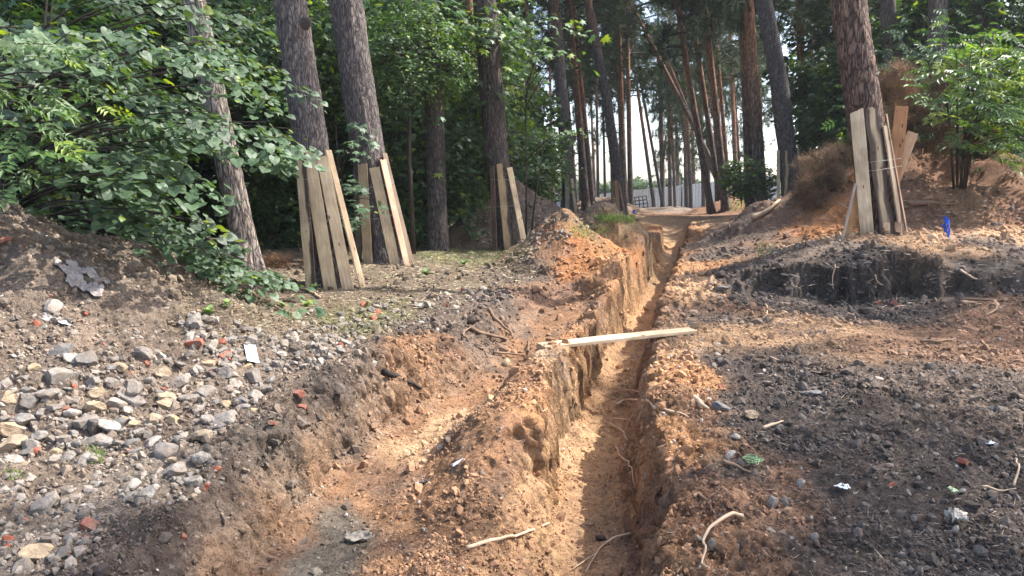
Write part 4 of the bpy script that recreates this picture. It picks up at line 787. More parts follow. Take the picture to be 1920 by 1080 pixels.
def pine(bx, by, tx, ty, wpx, Y, label, group=None, mat=None, detail=1, H=19., cz=None, cs=1., far=False, top_narrow=.75, mid=None, dead=0):
    """bx,by foot pixel; tx,ty a second pixel along the trunk; wpx trunk width in the photo"""
    global pine_i; pine_i += 1; r = np.random.default_rng(900+pine_i)
    b = P(bx, by, Y); g = ground(b[:1], b[1:2])[0]; b[2] = g-.1; t = P(tx, ty, Y+r.uniform(-.2, .2)); sl = (t-b)/(t[2]-b[2])
    pts = [b]
    if mid: m_ = P(mid[0], mid[1], Y); pts.append(m_)
    pts.append(t); z = t[2]
    if H+g > z+1: pts.append(t+sl*(H+g-z)*.35+np.array([0, 0, 0])); pts.append(np.array([*(t+sl*(H+g-z)*.62)[:2], g+H]))
    pts = np.array(pts); r0 = wpx/1400*Y/2; rad = np.interp(pts[:, 2], [g, g+6, g+H], [r0*1.05, r0*.93, r0*.3])
    v, f, path, _ = bark_tube(pts, rad, detail)
    e = empty('pine_tree', tuple(b), label, 'pine tree', group)
    me = mesh_np('trunk', v-b, f, None, True); link('trunk', me, mat or (M_BARKF if far else M_BARK), e)
    nd, br = (PCF if far else PC)[r.integers(3)]
    z0 = cz if cz is not None else H*.5
    k = np.argmin(abs(path[:, 2]-(g+z0))); q = path[k]-b; hs = (H-z0)/9.0*1.03; a = r.uniform(0, 6.28)
    for nm, me2 in (('foliage', nd), ('branches', br)):
        o = link(nm, me2, None, e, tuple(q)); o.scale = (cs, cs, hs); o.rotation_euler[2] = a
        lean = path[-1]-path[k]; o.rotation_euler[0] = -math.atan2(lean[1], lean[2])*0; 
    if dead:
        parts = []
        for i in range(dead):
            zz_ = r.uniform(3.2, 9); kk = np.argmin(abs(path[:, 2]-zz_)); s0 = path[kk]-b; a = r.uniform(0, 6.28); L_ = r.uniform(.4, 1.6); q_ = np.linspace(0, 1, 5)[:, None]
            pp = s0+np.array([math.cos(a), math.sin(a), 0])*q_*L_+np.array([0, 0, 1])*(q_*r.uniform(-.2, .3)-q_**2*.3)*L_; parts.append(tube_arrays(pp, np.linspace(.02, .004, 5), 5))
        for dv, df in parts: link('dead_twig', fix_quads('dead_twig', dv, df), M_TWIG, e)
    return e
pine(622, 545, 543, 0, 63, 11.1, 'tall pine leaning left, clad with five pale planks', None, detail=2, cz=11, mid=(584, 275), H=20)
kn = rocks['clod'][0].copy(); kn.materials.clear(); kn.materials.append(M_BARK); _t1 = bpy.data.objects['pine_tree']; ko = link('knot', kn, None, _t1, tuple(P(572, 42, 10.85)-np.array(_t1.location))); ko.scale = (.09, .11, .16)
pine(735, 492, 648, 0, 62, 14.3, 'second tall pine leaning left, planks half behind linden twigs', None, detail=2, cz=11, mid=(690, 290))
pine(960, 468, 908, 0, 44, 17.6, 'dark slender pine in the middle with three planks', None, M_BARKD, detail=2, cz=11, mid=(930, 290), dead=8)
pine(470, 500, 405, 200, 44, 12.6, 'sunlit pine trunk seen through the linden leaves at left', None, M_BARKL, 2, cz=10)
pine(1655, 432, 1590, 0, 62, 12.0, 'big rough barked pine at right with wide planks', None, M_BARKR, 2, cz=11, mid=(1618, 190), H=21)
pine(1490, 385, 1432, 0, 34, 26, 'pine with orange upper trunk beside the brown brush', None, None, 1, cz=11, mid=(1460, 150))
pine(822, 462, 815, 230, 36, 17.0, 'short visible grey trunk between maples left of the middle pine', None, M_BARKD, 1, cz=9)
pine(1070, 396, 1040, 0, 24, 33.2, 'dark pine with grey plank right of the rubble heap', None, None, 1, cz=11, dead=8); pine(1168, 404, 1103, 0, 19, 34.2, 'leaning pine with three orange planks near the fence', None, None, 1, cz=10, mid=(1140, 200), dead=8)
GF = 'far pines in the clearing'
FAR = [(1100, 395, 1067, 0, 15, 40, 'slim pine just right of the dark plank clad pine'), (1113, 394, 1074, 0, 10, 43, 'very slim pine leaning beside the slim one'), (1170, 395, 1158, 0, 13, 44, 'straight orange pine, left of a close pair near the fence'), (1183, 394, 1175, 20, 10, 46, 'straight pine, right of the close pair near the fence'),
 (955, 400, 928, 0, 15, 34, 'pinkish pine behind the dark middle pine'), (1035, 395, 983, 0, 14, 38, 'brightly lit pine behind maple leaves right of the middle pine'), (870, 420, 838, 0, 12, 32, 'thin pale pine above the maple at the top'), (895, 420, 880, 0, 15, 30, 'pinkish pine just left of the middle pine top'), (790, 440, 777, 0, 22, 26, 'reddish pine top above the maple'),
 (1335, 400, 1268, 0, 13, 38, 'dark brown pine leaning left, first of the row beyond the trench'), (1350, 398, 1293, 0, 11, 40, 'thin leaning pine in the row beyond the trench'), (1362, 396, 1320, 0, 15, 38, 'orange brown pine, thickest of the row beyond the trench'), (1371, 394, 1337, 0, 9, 44, 'slender pine right behind the thickest of the row'),
 (1383, 392, 1367, 20, 10, 50, 'dark green sided pine right of the row'), (1410, 390, 1391, 0, 17, 34, 'bright orange pine left of the mossy one'), (1430, 390, 1403, 0, 23, 31, 'broad dark pine close behind the bright orange one'), (1512, 385, 1498, 0, 16, 34, 'orange brown pine above the dark maple at right'),
 (1700, 330, 1663, 0, 30, 24, 'broad shaded pine behind the big right pine'), (1768, 330, 1758, 0, 35, 22, 'dark thick pine standing above the brown brush'), (1845, 340, 1838, 0, 28, 24, 'dim pine at upper right, left of two'), (1885, 350, 1862, 60, 26, 22, 'dim pine trunk near the right edge'), (1727, 330, 1700, 0, 16, 30, 'thin brown pine between the two thick ones at right'),
 (1228, 385, 1200, 200, 7, 60, 'thin brown pine with bare twigs in the bright gap'), (1245, 385, 1213, 220, 6, 62, 'second thin pine leaning in the bright gap'), (1267, 384, 1257, 190, 6, 64, 'thin dark pine at the right of the bright gap'), (1122, 392, 1118, 140, 6, 60, 'hair thin reddish pine between the bigger ones'), (1135, 392, 1130, 150, 5, 64, 'hair thin pine right beside the reddish one'), (1297, 388, 1285, 150, 7, 55, 'thin straight pine left of the row'), (1010, 398, 985, 60, 9, 45, 'thin pine behind maple leaves'), (730, 445, 712, 0, 20, 30, 'pine hidden behind the maple right of the second pine'),
 (340, 470, 318, 0, 26, 24, 'dim pine deep in the left wood'), (120, 470, 90, 0, 26, 22, 'dim pine behind the linden at far left'), (1560, 380, 1548, 0, 18, 36, 'dim pine left of the big right pine'), (1320, 390, 1310, 60, 8, 66, 'thin far pine above the fence end')]
for k, (bx, by, tx, ty, w, Y, lab) in enumerate(FAR): pine(bx, by, tx, ty, w, Y, lab, GF, detail=1 if Y < 36 else 0, far=True, cz=7.5+(k % 3), H=18+(k % 4), cs=1.0+.15*(k % 3), mat=M_BARK if Y < 29 else None, dead=5 if Y > 32 else 0)
r_ = np.random.default_rng(404)
for k in range(48):
    Y = r_.uniform(52, 100); x = r_.uniform(-.25, .75)*Y
    if .168 < x/Y < .198 or (.14 < x/Y < .28 and k % 2): continue
    pxx = 960+x/Y*1400
    pine(pxx, 385, pxx-r_.uniform(2, 22), 120, r_.uniform(6, 11), Y, 'slender distant pine in the hazy background of the wood', 'distant pines in the background', far=True, detail=0, H=r_.uniform(16, 21), cz=r_.uniform(8, 12), cs=r_.uniform(.8, 1.2))
for x, y, h in ((9.6, 4.5, 15), (17, 12, 19)):
    pine_i += 1; g = float(ground([x], [y])[0]); e = empty('pine_tree', (x, y, g), 'tall pine standing just outside the picture on the right', 'pine tree', 'pines outside the picture')
    v, f, path, _ = bark_tube([(x, y, g-.2), (x-.3, y, g+8), (x-.8, y, g+h)], [.27, .22, .06], 0); link('trunk', mesh_np('trunk', v-np.array([x, y, g]), f, None, True), M_BARK, e)
    nd, br = PC[pine_i % 4]
    for nm, me2 in (('foliage', nd), ('branches', br)): o = link(nm, me2, None, e, (-.4, 0, h*.5)); o.scale = (.95, .95, h*.5/9); o.rotation_euler[2] = pine_i
for k, (px_, Y, cz) in enumerate(((1272, 78, 4.2), (1302, 80, 3.6), (1345, 62, 4.5), (1258, 66, 3.4), (1330, 56, 3.2), (1288, 60, 4.6), (1150, 60, 4.2), (1090, 66, 4.0), (1400, 60, 4.0), (1245, 84, 4.0))):
    pine(px_, 385, px_-6, 150, 8, Y, 'bushy low branched pine in the background of the clearing', 'low branched pines in the background', far=True, detail=0, H=15, cz=cz, cs=.55)
# leaning dead poles in the gap
for (x0, y0, x1, y1, w, Y, lab) in ((1300, 235, 1203, 45, 8, 45, 'thin dead trunk leaning diagonally across the bright gap'), (1340, 330, 1246, 100, 7, 50, 'second thin trunk leaning diagonally, right of the first')):
    a = P(x0, y0, Y); b = P(x1, y1, Y); d = (a-b); g0 = ground(a[:1], a[1:2])[0]; k = (a[2]-g0)/(b[2]-a[2]); a2 = a+d*k*1.0
    tube_obj('leaning_trunk', [a2, a, b, b-d*.25], [w/1400*Y/2*1.2, w/1400*Y/2, w/1400*Y/2*.8, .03], M_BARK, lab, 'dead tree', sides=8, sub=4)

# ------------------------------------------------------------------ broadleaf trees
GRN = (.050, .098, .034); GRN2 = (.066, .122, .044); DGR = (.035, .07, .026)
BCM = [broad_crown('maple leaves', 200+i, 2.6, 4.6, 170, 46, .17, MAP_V, MAP_F, GRN2, .8, .07) for i in range(2)]
BCF = [broad_crown('dense leaves', 220+i, 3.4, 6.0, 240, 42, .26, MAPL_V, MAPL_F, GRN, 1.0, .05) for i in range(2)]
BCS = [broad_crown('shrub leaves', 240+i, 1.0, 1.5, 60, 34, .12, MAPL_V, MAPL_F, GRN2, .42, .1) for i in range(2)]
for m_ in BCM+BCF+BCS: m_.materials.append(M_LEAF)
LB = []
for i in range(2):
    v, f = limbs(300+i, 2.6, 4.6, 12, -.5); me_ = fix_quads('limbs', v, f); me_.materials.append(M_TWIG); LB.append(me_)
def broad(x, y, zc, sc, kind, label, name='maple_tree', cat='maple tree', group=None, szz=1.):
    global pine_i; pine_i += 1; r = np.random.default_rng(3000+pine_i); g = float(ground([x], [y])[0]); e = empty(name, (x, y, g), label, cat, group)
    me = {'m': BCM, 'f': BCF, 's': BCS}[kind][pine_i % 2]; o = link('foliage', me, None, e, (0, 0, zc-g)); o.scale = (sc, sc, sc*szz); o.rotation_euler[2] = r.uniform(0, 6.28)
    if kind != 's':
        l_ = link('limbs', LB[pine_i % 2], None, e, (0, 0, zc-g)); l_.scale = o.scale; l_.rotation_euler[2] = r.uniform(0, 6.28)
        v, f = tube_arrays([(0, 0, -.1), (r.uniform(-.15, .15), r.uniform(-.15, .15), (zc-g)*.5), (0, 0, zc-g+.6*sc)], [.13*sc, .10*sc, .05*sc], 10); link('trunk', fix_quads('trunk', v, f), M_BARKL if kind == 'q' else M_TWIG, e)
    else:
        parts = [tube_arrays([(0, 0, -.05), (math.cos(a)*.2*sc, math.sin(a)*.2*sc, (zc-g)*.6), (math.cos(a)*.6*sc, math.sin(a)*.6*sc, zc-g+.3*sc)], [.012, .01, .004], 5) for a in r.uniform(0, 6.28, 7)]
        v, f = merge(parts); link('stems', fix_quads('stems', v, f), M_TWIG, e)
    return e
def bpx(px, py, Y, sc, kind, label, **k): p = P(px, py, Y); return broad(p[0], p[1], p[2], sc, kind, label, **k)
bpx(790, 120, 19, 1.05, 'm', 'sunlit maple between the second and the middle pine'); bpx(770, 280, 19.5, .85, 'm', 'lower maple filling the gap behind the second pine'); bpx(860, 260, 23.5, .7, 'm', 'maple behind the middle pine at trunk height'); bpx(690, 330, 21, .8, 'm', 'shaded maple behind the second pine')
bpx(965, 300, 24, .6, 'm', 'bright maple right of the middle pine'); bpx(960, 325, 25, .5, 'm', 'low maple above the rubble heap'); bpx(940, 150, 26, .4, 'm', 'maple branch tops between the middle pine and the pinkish one')
bpx(770, 100, 15.9, .42, 'm', 'maple twigs before the grey trunk at the top'); bpx(560, 150, 19, .9, 'm', 'maple behind the left pine'); bpx(440, 90, 17, .9, 'm', 'maple with lit leaves behind the linden top'); bpx(600, 400, 19, .7, 'm', 'dark low maple between the two left pines')
for k, (px_, py_, Y, s, lab) in enumerate([(480, 60, 28, 1.3, 'dense tree high behind the left pines'), (650, 60, 30, 1.2, 'dense tree behind the second pine top'), (250, 30, 20, 1.0, 'dense tree above the linden'), (60, 60, 16, .9, 'dense tree at the top left corner'), (250, 260, 22, 1.0, 'dark tree deep behind the linden'), (60, 300, 20, 1.0, 'dark tree at the left edge behind the linden'),
    (450, 330, 25, 1.0, 'dark tree behind the sunlit trunk'), (560, 330, 32, 1.0, 'distant dark tree between the left pines'), (730, 380, 33, .9, 'distant dark tree right of the second pine'), (870, 250, 34, 1.1, 'distant tree behind the maples'), (800, 60, 38, 1.3, 'distant tree high behind the maples'), (1560, 190, 31, .62, 'dark maple left of the big right pine'), (1580, 300, 29, .5, 'low dark tree behind the brown brush'), (1700, 160, 27, .95, 'shaded tree behind the big right pine'),
    (1860, 60, 24, .9, 'dark tree in the upper right corner'), (1900, 200, 21, .8, 'dense tree at the right edge'), (1800, 280, 20, .5, 'dark bushy tree under the bright ash'), (1640, 60, 34, 1.1, 'far dark tree above right'), (1940, 330, 17, .5, 'dense shrub tree at the right edge by the mound'), (-60, 200, 12, .8, 'dark tree just beyond the left edge')]):
    bpx(px_, py_, Y, s, 'f', lab, name='broadleaf_tree', cat='broadleaf tree', group='dense trees of the wood')
r_ = np.random.default_rng(77)
for k in range(20):
    Y = r_.uniform(34, 70); x = r_.choice([r_.uniform(-.75, -.02), r_.uniform(.5, .8)])*Y
    broad(x, Y, r_.uniform(3, 5), r_.uniform(1., 1.5), 'f', 'dense tree far back in the dark wood', 'broadleaf_tree', 'broadleaf tree', 'far trees of the dark wood')
for x, Y, s in ((14, 92, 1.), (17.5, 98, 1.2), (10, 95, .9), (22, 96, 1.3), (27, 90, 1.3), (6, 92, 1.2)): broad(x, Y, 2.6, s, 'f', 'pale green tree beyond the white fence', 'broadleaf_tree', 'broadleaf tree', 'trees beyond the fence', .6)
bpx(1405, 332, 28, 1.0, 's', 'round light green shrub at the end of the right mound', name='shrub', cat='shrub', szz=.9); bpx(1395, 350, 27.5, .6, 's', 'low part shrub before the round one', name='shrub', cat='shrub')
for px_, py_, Y, s, lab in ((850, 385, 24, .8, 'leafy shrub at the left foot of the rubble heap'), (830, 330, 18.5, 1.0, 'shrub right of the grey trunk'), (760, 410, 18, .9, 'shrub between the second pine and the grey trunk'), (975, 345, 26, .9, 'shrub on top behind the rubble heap'), (1740, 262, 17.5, 1.0, 'fern green shrub on the right mound top'), (1830, 270, 16.8, 1.0, 'shrub on the mound right of the brown brush'), (1905, 285, 16.2, 1.1, 'shrub at the right edge on the mound'), (1570, 320, 17.5, .6, 'small shrub left of the brown brush'), (1650, 280, 17.5, .8, 'low fern shrub behind the big right pine')):
    bpx(px_, py_, Y, s, 's', lab, name='shrub', cat='shrub', group='leafy shrubs')

# ------------------------------------------------------------------ the linden at left: layered sprays of large leaves
def spray_tree(name, lst, leaf, tv, tf, col, label, cat, base, stems, seed, nl=46, yel=.04, jit=.35, flat=.10, mat=None, sp=1.0):
    r = np.random.default_rng(seed); cen = []; out = []; sz = []; nl_l = []
    e = empty(name, tuple(base), label, cat); base = np.array(base, float); parts = []
    for (px_, py_, Y, w) in lst:
        c = P(px_, py_, Y); s = w/1400*Y/1.5; o_ = c-base; o_[2] = 0; o_ = o_/(np.linalg.norm(o_)+1e-6)+np.array([.5, -.5, 0]); cen.append(c); out.append(o_); sz.append(s)
        st_ = base+np.array([0, 0, max(.3, (c[2]-base[2])*.75)]); t = np.linspace(0, 1, 7)[:, None]; o2 = o_/np.linalg.norm(o_)
        pts = st_+(c+o2*s*.7-st_)*t; pts[:, 2] += .18*np.sin(t[:, 0]*math.pi); parts.append(tube_arrays(pts-base, np.linspace(.018, .003, 7), 5))
    cen = np.array(cen); out = np.array(out); p, ro, s = sprays(r, cen, out, np.array(sz)*sp, nl, leaf, drop=.3, jit=jit, flat=flat)
    c = leafcol(r, len(p), col, yel)*np.repeat(r.uniform(.8, 1.2, len(cen)), nl)[:, None]
    link('foliage', scatter('foliage', tv, tf, p-base, ro, s, c), mat or M_LEAF, e)
    parts.append(tube_arrays([(0, 0, -.1), (.03, .02, .8), (0, 0, max(1.2, (cen[:, 2].max()-base[2])*.78))], [.03, .024, .01], 7))
    for k in range(stems):
        a = r.uniform(0, 6.28); pp = [(math.cos(a)*.1, math.sin(a)*.1, -.1), (math.cos(a)*.25, math.sin(a)*.25, 1.2), (math.cos(a)*.5, math.sin(a)*.5, 2.8)]; parts.append(tube_arrays(pp, [.026, .02, .01], 7))
    bv, bf = merge(parts); link('branches', fix_quads('branches', bv, bf), M_TWIG, e); return e
r_ = np.random.default_rng(12)
LIN = []
# boundary of the mass: right edge runs down to the right
def mass(n, Y0, Y1, w0, w1, poly): 
    return [(x, y, r_.uniform(Y0, Y1), r_.uniform(w0, w1)) for x, y in bandpts(poly, n, r_)]
LP = [(-60, 10), (180, -20), (300, -30), (470, 20), (500, 140), (540, 250), (520, 330), (470, 420), (500, 520), (400, 545), (330, 530), (230, 430), (100, 400), (-60, 380)]
LIN = [q for q in mass(66, 6.9, 9.2, 110, 190, LP) if not (385 < q[0] < 500 and 150 < q[1] < 480)]+[(x, y, Y, w) for x, y, Y, w in ((110, 75, 6.4, 190), (220, 60, 6.5, 180), (160, 110, 6.3, 150), (330, 90, 6.9, 200), (400, 120, 7.2, 180), (430, 160, 7.6, 160), (360, 215, 6.5, 190), (440, 235, 6.7, 200), (500, 262, 7.0, 150), (330, 240, 6.4, 120), (240, 285, 6.2, 190), (180, 300, 6.1, 170), (480, 290, 6.9, 110), (250, 340, 6.1, 120), (230, 405, 6.0, 90), (350, 340, 6.3, 160), (340, 420, 7.2, 170), (400, 490, 7.5, 130), (370, 480, 7.2, 150), (480, 510, 8.0, 110), (330, 450, 7.0, 170), (320, 505, 7.8, 150), (60, 200, 6.4, 150))]
g0 = P(40, 470, 8.6); g0[2] = ground(g0[:1], g0[1:2])[0]
spray_tree('linden_tree', LIN, .088, LIN_V, LIN_F, (.066, .112, .054), 'young linden with large heart shaped leaves filling the left side', 'linden tree', g0, 7, 1, nl=62, yel=.03, flat=.07)
ASHL = [(70, 90, 5.6, 110), (30, 160, 5.6, 120), (90, 210, 5.8, 120), (40, 250, 5.6, 110), (120, 150, 5.9, 120), (20, 60, 5.7, 120), (160, 180, 6.2, 130), (90, 270, 5.7, 70), (0, 310, 5.6, 90)]
g1 = P(-120, 480, 6.6); g1[2] = ground(g1[:1], g1[1:2])[0]
spray_tree('box_elder', ASHL, .24, ASH_V, ASH_F, (.075, .135, .04), 'box elder twigs with narrow pointed leaflets at the left edge', 'box elder', g1, 2, 2, nl=11, yel=.06, flat=.14)
# maple twigs hanging before the second pine
g2 = P(640, 470, 15.2); g2[2] = ground(g2[:1], g2[1:2])[0]
spray_tree('young_maple', [(675, 235, 13.3, 50), (655, 280, 13.4, 70), (660, 345, 13.2, 60), (690, 378, 13.1, 70), (650, 410, 13.4, 60), (640, 330, 13.6, 60), (672, 260, 13.2, 50)], .16, MAP_V, MAP_F, (.07, .12, .06), 'young maple twigs hanging in front of the second pine', 'young maple', g2, 2, 3, nl=12, yel=.05)
g3 = P(985, 430, 18.2); g3[2] = ground(g3[:1], g3[1:2])[0]
spray_tree('maple_sapling', [(1000, 70, 17, 110), (1040, 90, 17, 120), (980, 130, 16.8, 90), (1075, 50, 17.2, 90), (1060, 240, 17.2, 70), (1040, 30, 17, 90)], .17, MAP_V, MAP_F, (.09, .17, .04), 'maple twigs reaching right of the dark middle pine', 'maple sapling', g3, 2, 4, nl=18, yel=.12)
g4 = P(1800, 360, 14.6); g4[2] = ground(g4[:1], g4[1:2])[0]
ALST = [(x, y, r_.uniform(13.2, 15.2), r_.uniform(60, 110)) for x, y in bandpts([(1770, 100), (1810, 70), (1920, 80), (1930, 280), (1860, 285), (1800, 240), (1775, 170)], 50, r_)]
spray_tree('ash_sapling', ALST, .42, ASH_V, ASH_F, (.075, .14, .04), 'bright yellow green ash sapling on the right mound', 'ash sapling', g4, 5, 5, nl=10, yel=.14, flat=.25)
ALS2 = [(x, y, r_.uniform(17, 19), r_.uniform(80, 130)) for x, y in bandpts([(1660, 30), (1760, 20), (1800, 150), (1700, 300), (1640, 200)], 26, r_)]+[(x, y, r_.uniform(15.8, 17), r_.uniform(70, 110)) for x, y in bandpts([(1740, 240), (1920, 270), (1920, 330), (1780, 300)], 18, r_)]
g5 = P(1730, 330, 18.5); g5[2] = ground(g5[:1], g5[1:2])[0]
spray_tree('ash_sapling', ALS2, .4, ASH_V, ASH_F, (.06, .12, .05), 'dark green ash sapling behind the brown brush', 'ash sapling', g5, 4, 6, nl=16, yel=.05, flat=.2)

# ------------------------------------------------------------------ dead brown pine brush
def brush(blobs, n, L_, col, label, seed, base, name='dead_pine_branch'):
    r = np.random.default_rng(seed); base = np.array(base, float); e = empty(name, tuple(base), label, 'dead branches', 'cut dead pine brush'); ps = []; parts = []
    ds = []
    for (px_, py_, Y, w) in blobs:
        c = P(px_, py_, Y); s = w/1400*Y/2
        for j in range(max(5, int(n*w/1000))):
            q = r.normal(size=3); q /= np.linalg.norm(q); q[2] = abs(q[2])*.5-.35; t = np.linspace(0, 1, 8)[:, None]; a0 = base+(c-base)*r.uniform(.35, .75); e_ = c+q*s*r.uniform(.5, 1.35)
            pts = a0+(e_-a0)*t; pts[:, 2] += .22*s*np.sin(t[:, 0]*math.pi)-.1*t[:, 0]**2; pts += r.normal(size=(8, 3))*.02; parts.append(tube_arrays(pts-base, np.linspace(.018, .004, 8), 5))
            m = 9; tt = r.uniform(.35, 1.02, m); u = np.stack([np.interp(tt, t[:, 0], pts[:, k]) for k in range(3)], 1); ax_ = (e_-a0)/np.linalg.norm(e_-a0); lat = r.normal(size=(m, 3))*.16*s; u = u+lat; ps.append(u); ds.append(ax_+lat/s*2.2+r.normal(size=(m, 3))*.35-np.array([0, 0, .35]))
    p = np.vstack(ps); m_ = len(p); d = np.vstack(ds)
    c = np.array(col)*r.uniform(.6, 1.4, (m_, 1))*np.repeat(r.uniform(.5, 1.6, m_//9), 9)[:, None]
    link('needles', scatter('needles', TUD_V, TUD_F, p-base, frames(d, r.normal(size=(m_, 3))), L_*r.uniform(.7, 1.3, m_), c), M_DEAD, e)
    bv, bf = merge(parts); link('branches', fix_quads('branches', bv, bf), M_ROOTD, e); return e
def gp_(px_, Y): p = P(px_, 380, Y); p[2] = ground(p[:1], p[1:2])[0]; return p
brush([(1540, 290, 15.5, 70), (1515, 325, 15.3, 60), (1580, 285, 15.8, 70), (1550, 325, 15.5, 60), (1500, 355, 15, 40), (1560, 350, 15.4, 55), (1530, 375, 15, 40), (1595, 330, 15.6, 50)], 85, .30, (.22, .155, .105), 'round heap of brown dead pine branches left of the big right pine', 1, gp_(1550, 15.5))
brush([(1665, 125, 15.5, 60), (1690, 140, 15.5, 60), (1740, 165, 15.6, 70), (1780, 145, 15.6, 60), (1700, 205, 15.3, 70), (1740, 215, 15.3, 80), (1665, 160, 15.5, 50), (1810, 120, 15.8, 45), (1720, 255, 15.2, 70), (1760, 245, 15.2, 50), (1840, 245, 15.6, 35)], 70, .32, (.21, .14, .095), 'tall tangle of brown dead pine branches behind the big right pine', 2, gp_(1720, 15.6))
brush([(535, 500, 13.0, 60), (560, 515, 13, 60), (515, 490, 13.2, 40)], 200, .2, (.2, .12, .07), 'low brown brush pile left of the left pine', 3, gp_(540, 13.0))

# ------------------------------------------------------------------ fence, frame, small things
M_FENCE = mat_plain('white corrugated sheet', (.78, .82, .88), .5, .4); M_DARK = mat_plain('dark metal', (.03, .03, .035), .5, .4); M_BLUE = mat_plain('blue plastic film', (.01, .09, .62), .35, .5); M_PAPER = mat_plain('white card', (.72, .74, .78), .6, .3); M_CLOTH = mat_plain('dusty grey cloth', (.34, .29, .26), .9, .1)
fz = P(1260, 380, 70)
fe = empty('site_fence', (fz[0], 70, .8), 'white corrugated sheet fence closing the far end of the clearing', 'fence')
def fence_panel(x0, x1, y0, y1, zt0, zt1, zb, parent, base):
    n = max(8, int(abs(x1-x0)/.07)); t = np.linspace(0, 1, n); X = x0+(x1-x0)*t; Y = y0+(y1-y0)*t+.03*(np.arange(n) % 4 < 2); zt = zt0+(zt1-zt0)*t
    a = np.stack([X, Y, np.full(n, zb)], 1); b = np.stack([X, Y, zt], 1); v = np.vstack([a, b, a+[0, .004, 0], b+[0, .004, 0]])-base; i = np.arange(n-1)
    f = np.vstack([np.stack([i, i+1, n+i+1, n+i], 1), np.stack([2*n+i, 3*n+i, 3*n+i+1, 2*n+i+1], 1), np.stack([n+i, n+i+1, 3*n+i+1, 3*n+i], 1)])
    return link('panel', mesh_np('panel', v, f), M_FENCE, parent)
bs = np.array([fz[0], 70, .8]); xs = [8, 10.6, 13.2, 15.8, 18.4, 21, 25]; zt = lambda x: 2.65+(x-10.75)*.106
for a, b in zip(xs[:-1], xs[1:]):
    fence_panel(a, b-.05, 70, 70, zt(a), zt(b), .5, fe, bs)
    v, f = tube_arrays([(a-bs[0], -.06, -.3), (a-bs[0], -.06, zt(a)+.05-.8)], [.04, .04], 8); link('post', fix_quads('post', v, f), M_DARK, fe)
wf = empty('white_fence', (-9.5, 31, .6), 'white sheet fence glimpsed through the wood at left', 'fence')
fence_panel(-13, -8.0, 31, 31.5, 1.9, 1.9, .3, wf, np.array([-9.5, 31, .6])); fence_panel(-8.0, -5, 31.5, 31.5, 1.5, 1.5, .3, wf, np.array([-9.5, 31, .6]))
# welded mesh frame before the fence
Yq = 52.; q0 = P(1176, 392, Yq); q1 = P(1215, 388, Yq); fr = empty('steel_frame', tuple(q0), 'dark welded steel frame standing before the white fence', 'steel frame'); parts = []; top = [P(1176, 372, Yq), P(1212, 367, Yq)]
for k in range(6):
    t = k/5; a = q0+(q1-q0)*t; b = top[0]+(top[1]-top[0])*t; parts.append(tube_arrays(np.array([a, b])-q0, [.035, .035], 6))
for h in (0, .33, .66, 1): parts.append(tube_arrays(np.array([q0+(top[0]-q0)*h, q1+(top[1]-q1)*h])-q0, [.035, .035], 6))
v, f = merge(parts); link('bars', fix_quads('bars', v, f), M_DARK, fr)
# white notice at the dark pine
nb = P(1047, 384, 32); ne = empty('notice_post', tuple(nb), 'small white notice on a post left of the dark plank clad pine', 'notice'); v, f = tube_arrays([(0, .03, -.4), (0, .03, .1)], [.02, .02], 6); link('post', fix_quads('post', v, f), M_DARK, ne)
def box_mesh(name, sx, sy, sz, bev=.003):
    import bmesh
    bm = bmesh.new(); bmesh.ops.create_cube(bm, size=1); bmesh.ops.scale(bm, vec=(sx, sy, sz), verts=bm.verts); bmesh.ops.bevel(bm, geom=bm.edges[:], offset=bev, segments=2, affect='EDGES'); me = bpy.data.meshes.new(name); bm.to_mesh(me); bm.free(); return me
link('board', box_mesh('board', .16, .02, .26), M_PAPER, ne)
# blue ribbons on stakes
def ribbon(px_, py_, hpx, wpx, Y, label, seed):
    r = np.random.default_rng(seed); b = P(px_, py_+hpx/2, Y); b[2] = min(b[2], ground(b[:1], b[1:2])[0]+.02); H_ = hpx/1400*Y; W_ = wpx/1400*Y
    e = empty('marker_stake', tuple(b), label, 'marker', 'blue survey markers'); v, f = tube_arrays([(0, 0, -.1), (.01, 0, H_*.6), (.02, 0, H_*.95)], [.008*Y/12]*3, 6); link('stake', fix_quads('stake', v, f), M_TWIG, e)
    parts = []
    for k in range(3):
        n = 12; t = np.linspace(0, 1, n); cx = (k-1)*W_*.28+W_*.18*np.sin(t*5+k*2)+.02; cy = -.02-.015*k+.02*np.sin(t*7+k); z = H_*(1-.09*k)-t*H_*(.55+.2*k); hw = W_*.22*(1-.3*t)*(1+.4*np.sin(t*9+k))
        a = np.stack([cx-hw, cy+.012*np.cos(t*8), z], 1); c = np.stack([cx+hw, cy-.012*np.cos(t*6), z+.01*np.sin(t*12)], 1); v_ = np.vstack([a, c, a+[0, .003, 0], c+[0, .003, 0]]); i = np.arange(n-1)
        parts.append((v_, np.vstack([np.stack([i, i+n, i+n+1, i+1], 1), np.stack([i+2*n, i+2*n+1, i+3*n+1, i+3*n], 1), np.stack([i, i+1, i+2*n+1, i+2*n], 1), np.stack([i+n, i+3*n, i+3*n+1, i+n+1], 1)])))
    v, f = merge(parts); link('ribbon', mesh_np('ribbon', v, f, None, True), M_BLUE, e)
ribbon(1769, 424, 36, 11, 11.6, 'blue plastic ribbon on a stake right of the big pine', 1); ribbon(1081, 429, 24, 9, 21.5, 'blue ribbon marker in the grass left of the orange pile', 2); ribbon(1137, 409, 12, 6, 30, 'small blue ribbon marker before the far plank clad pine', 3); ribbon(1188, 398, 10, 7, 38, 'tiny blue ribbon marker near the steel frame', 4)
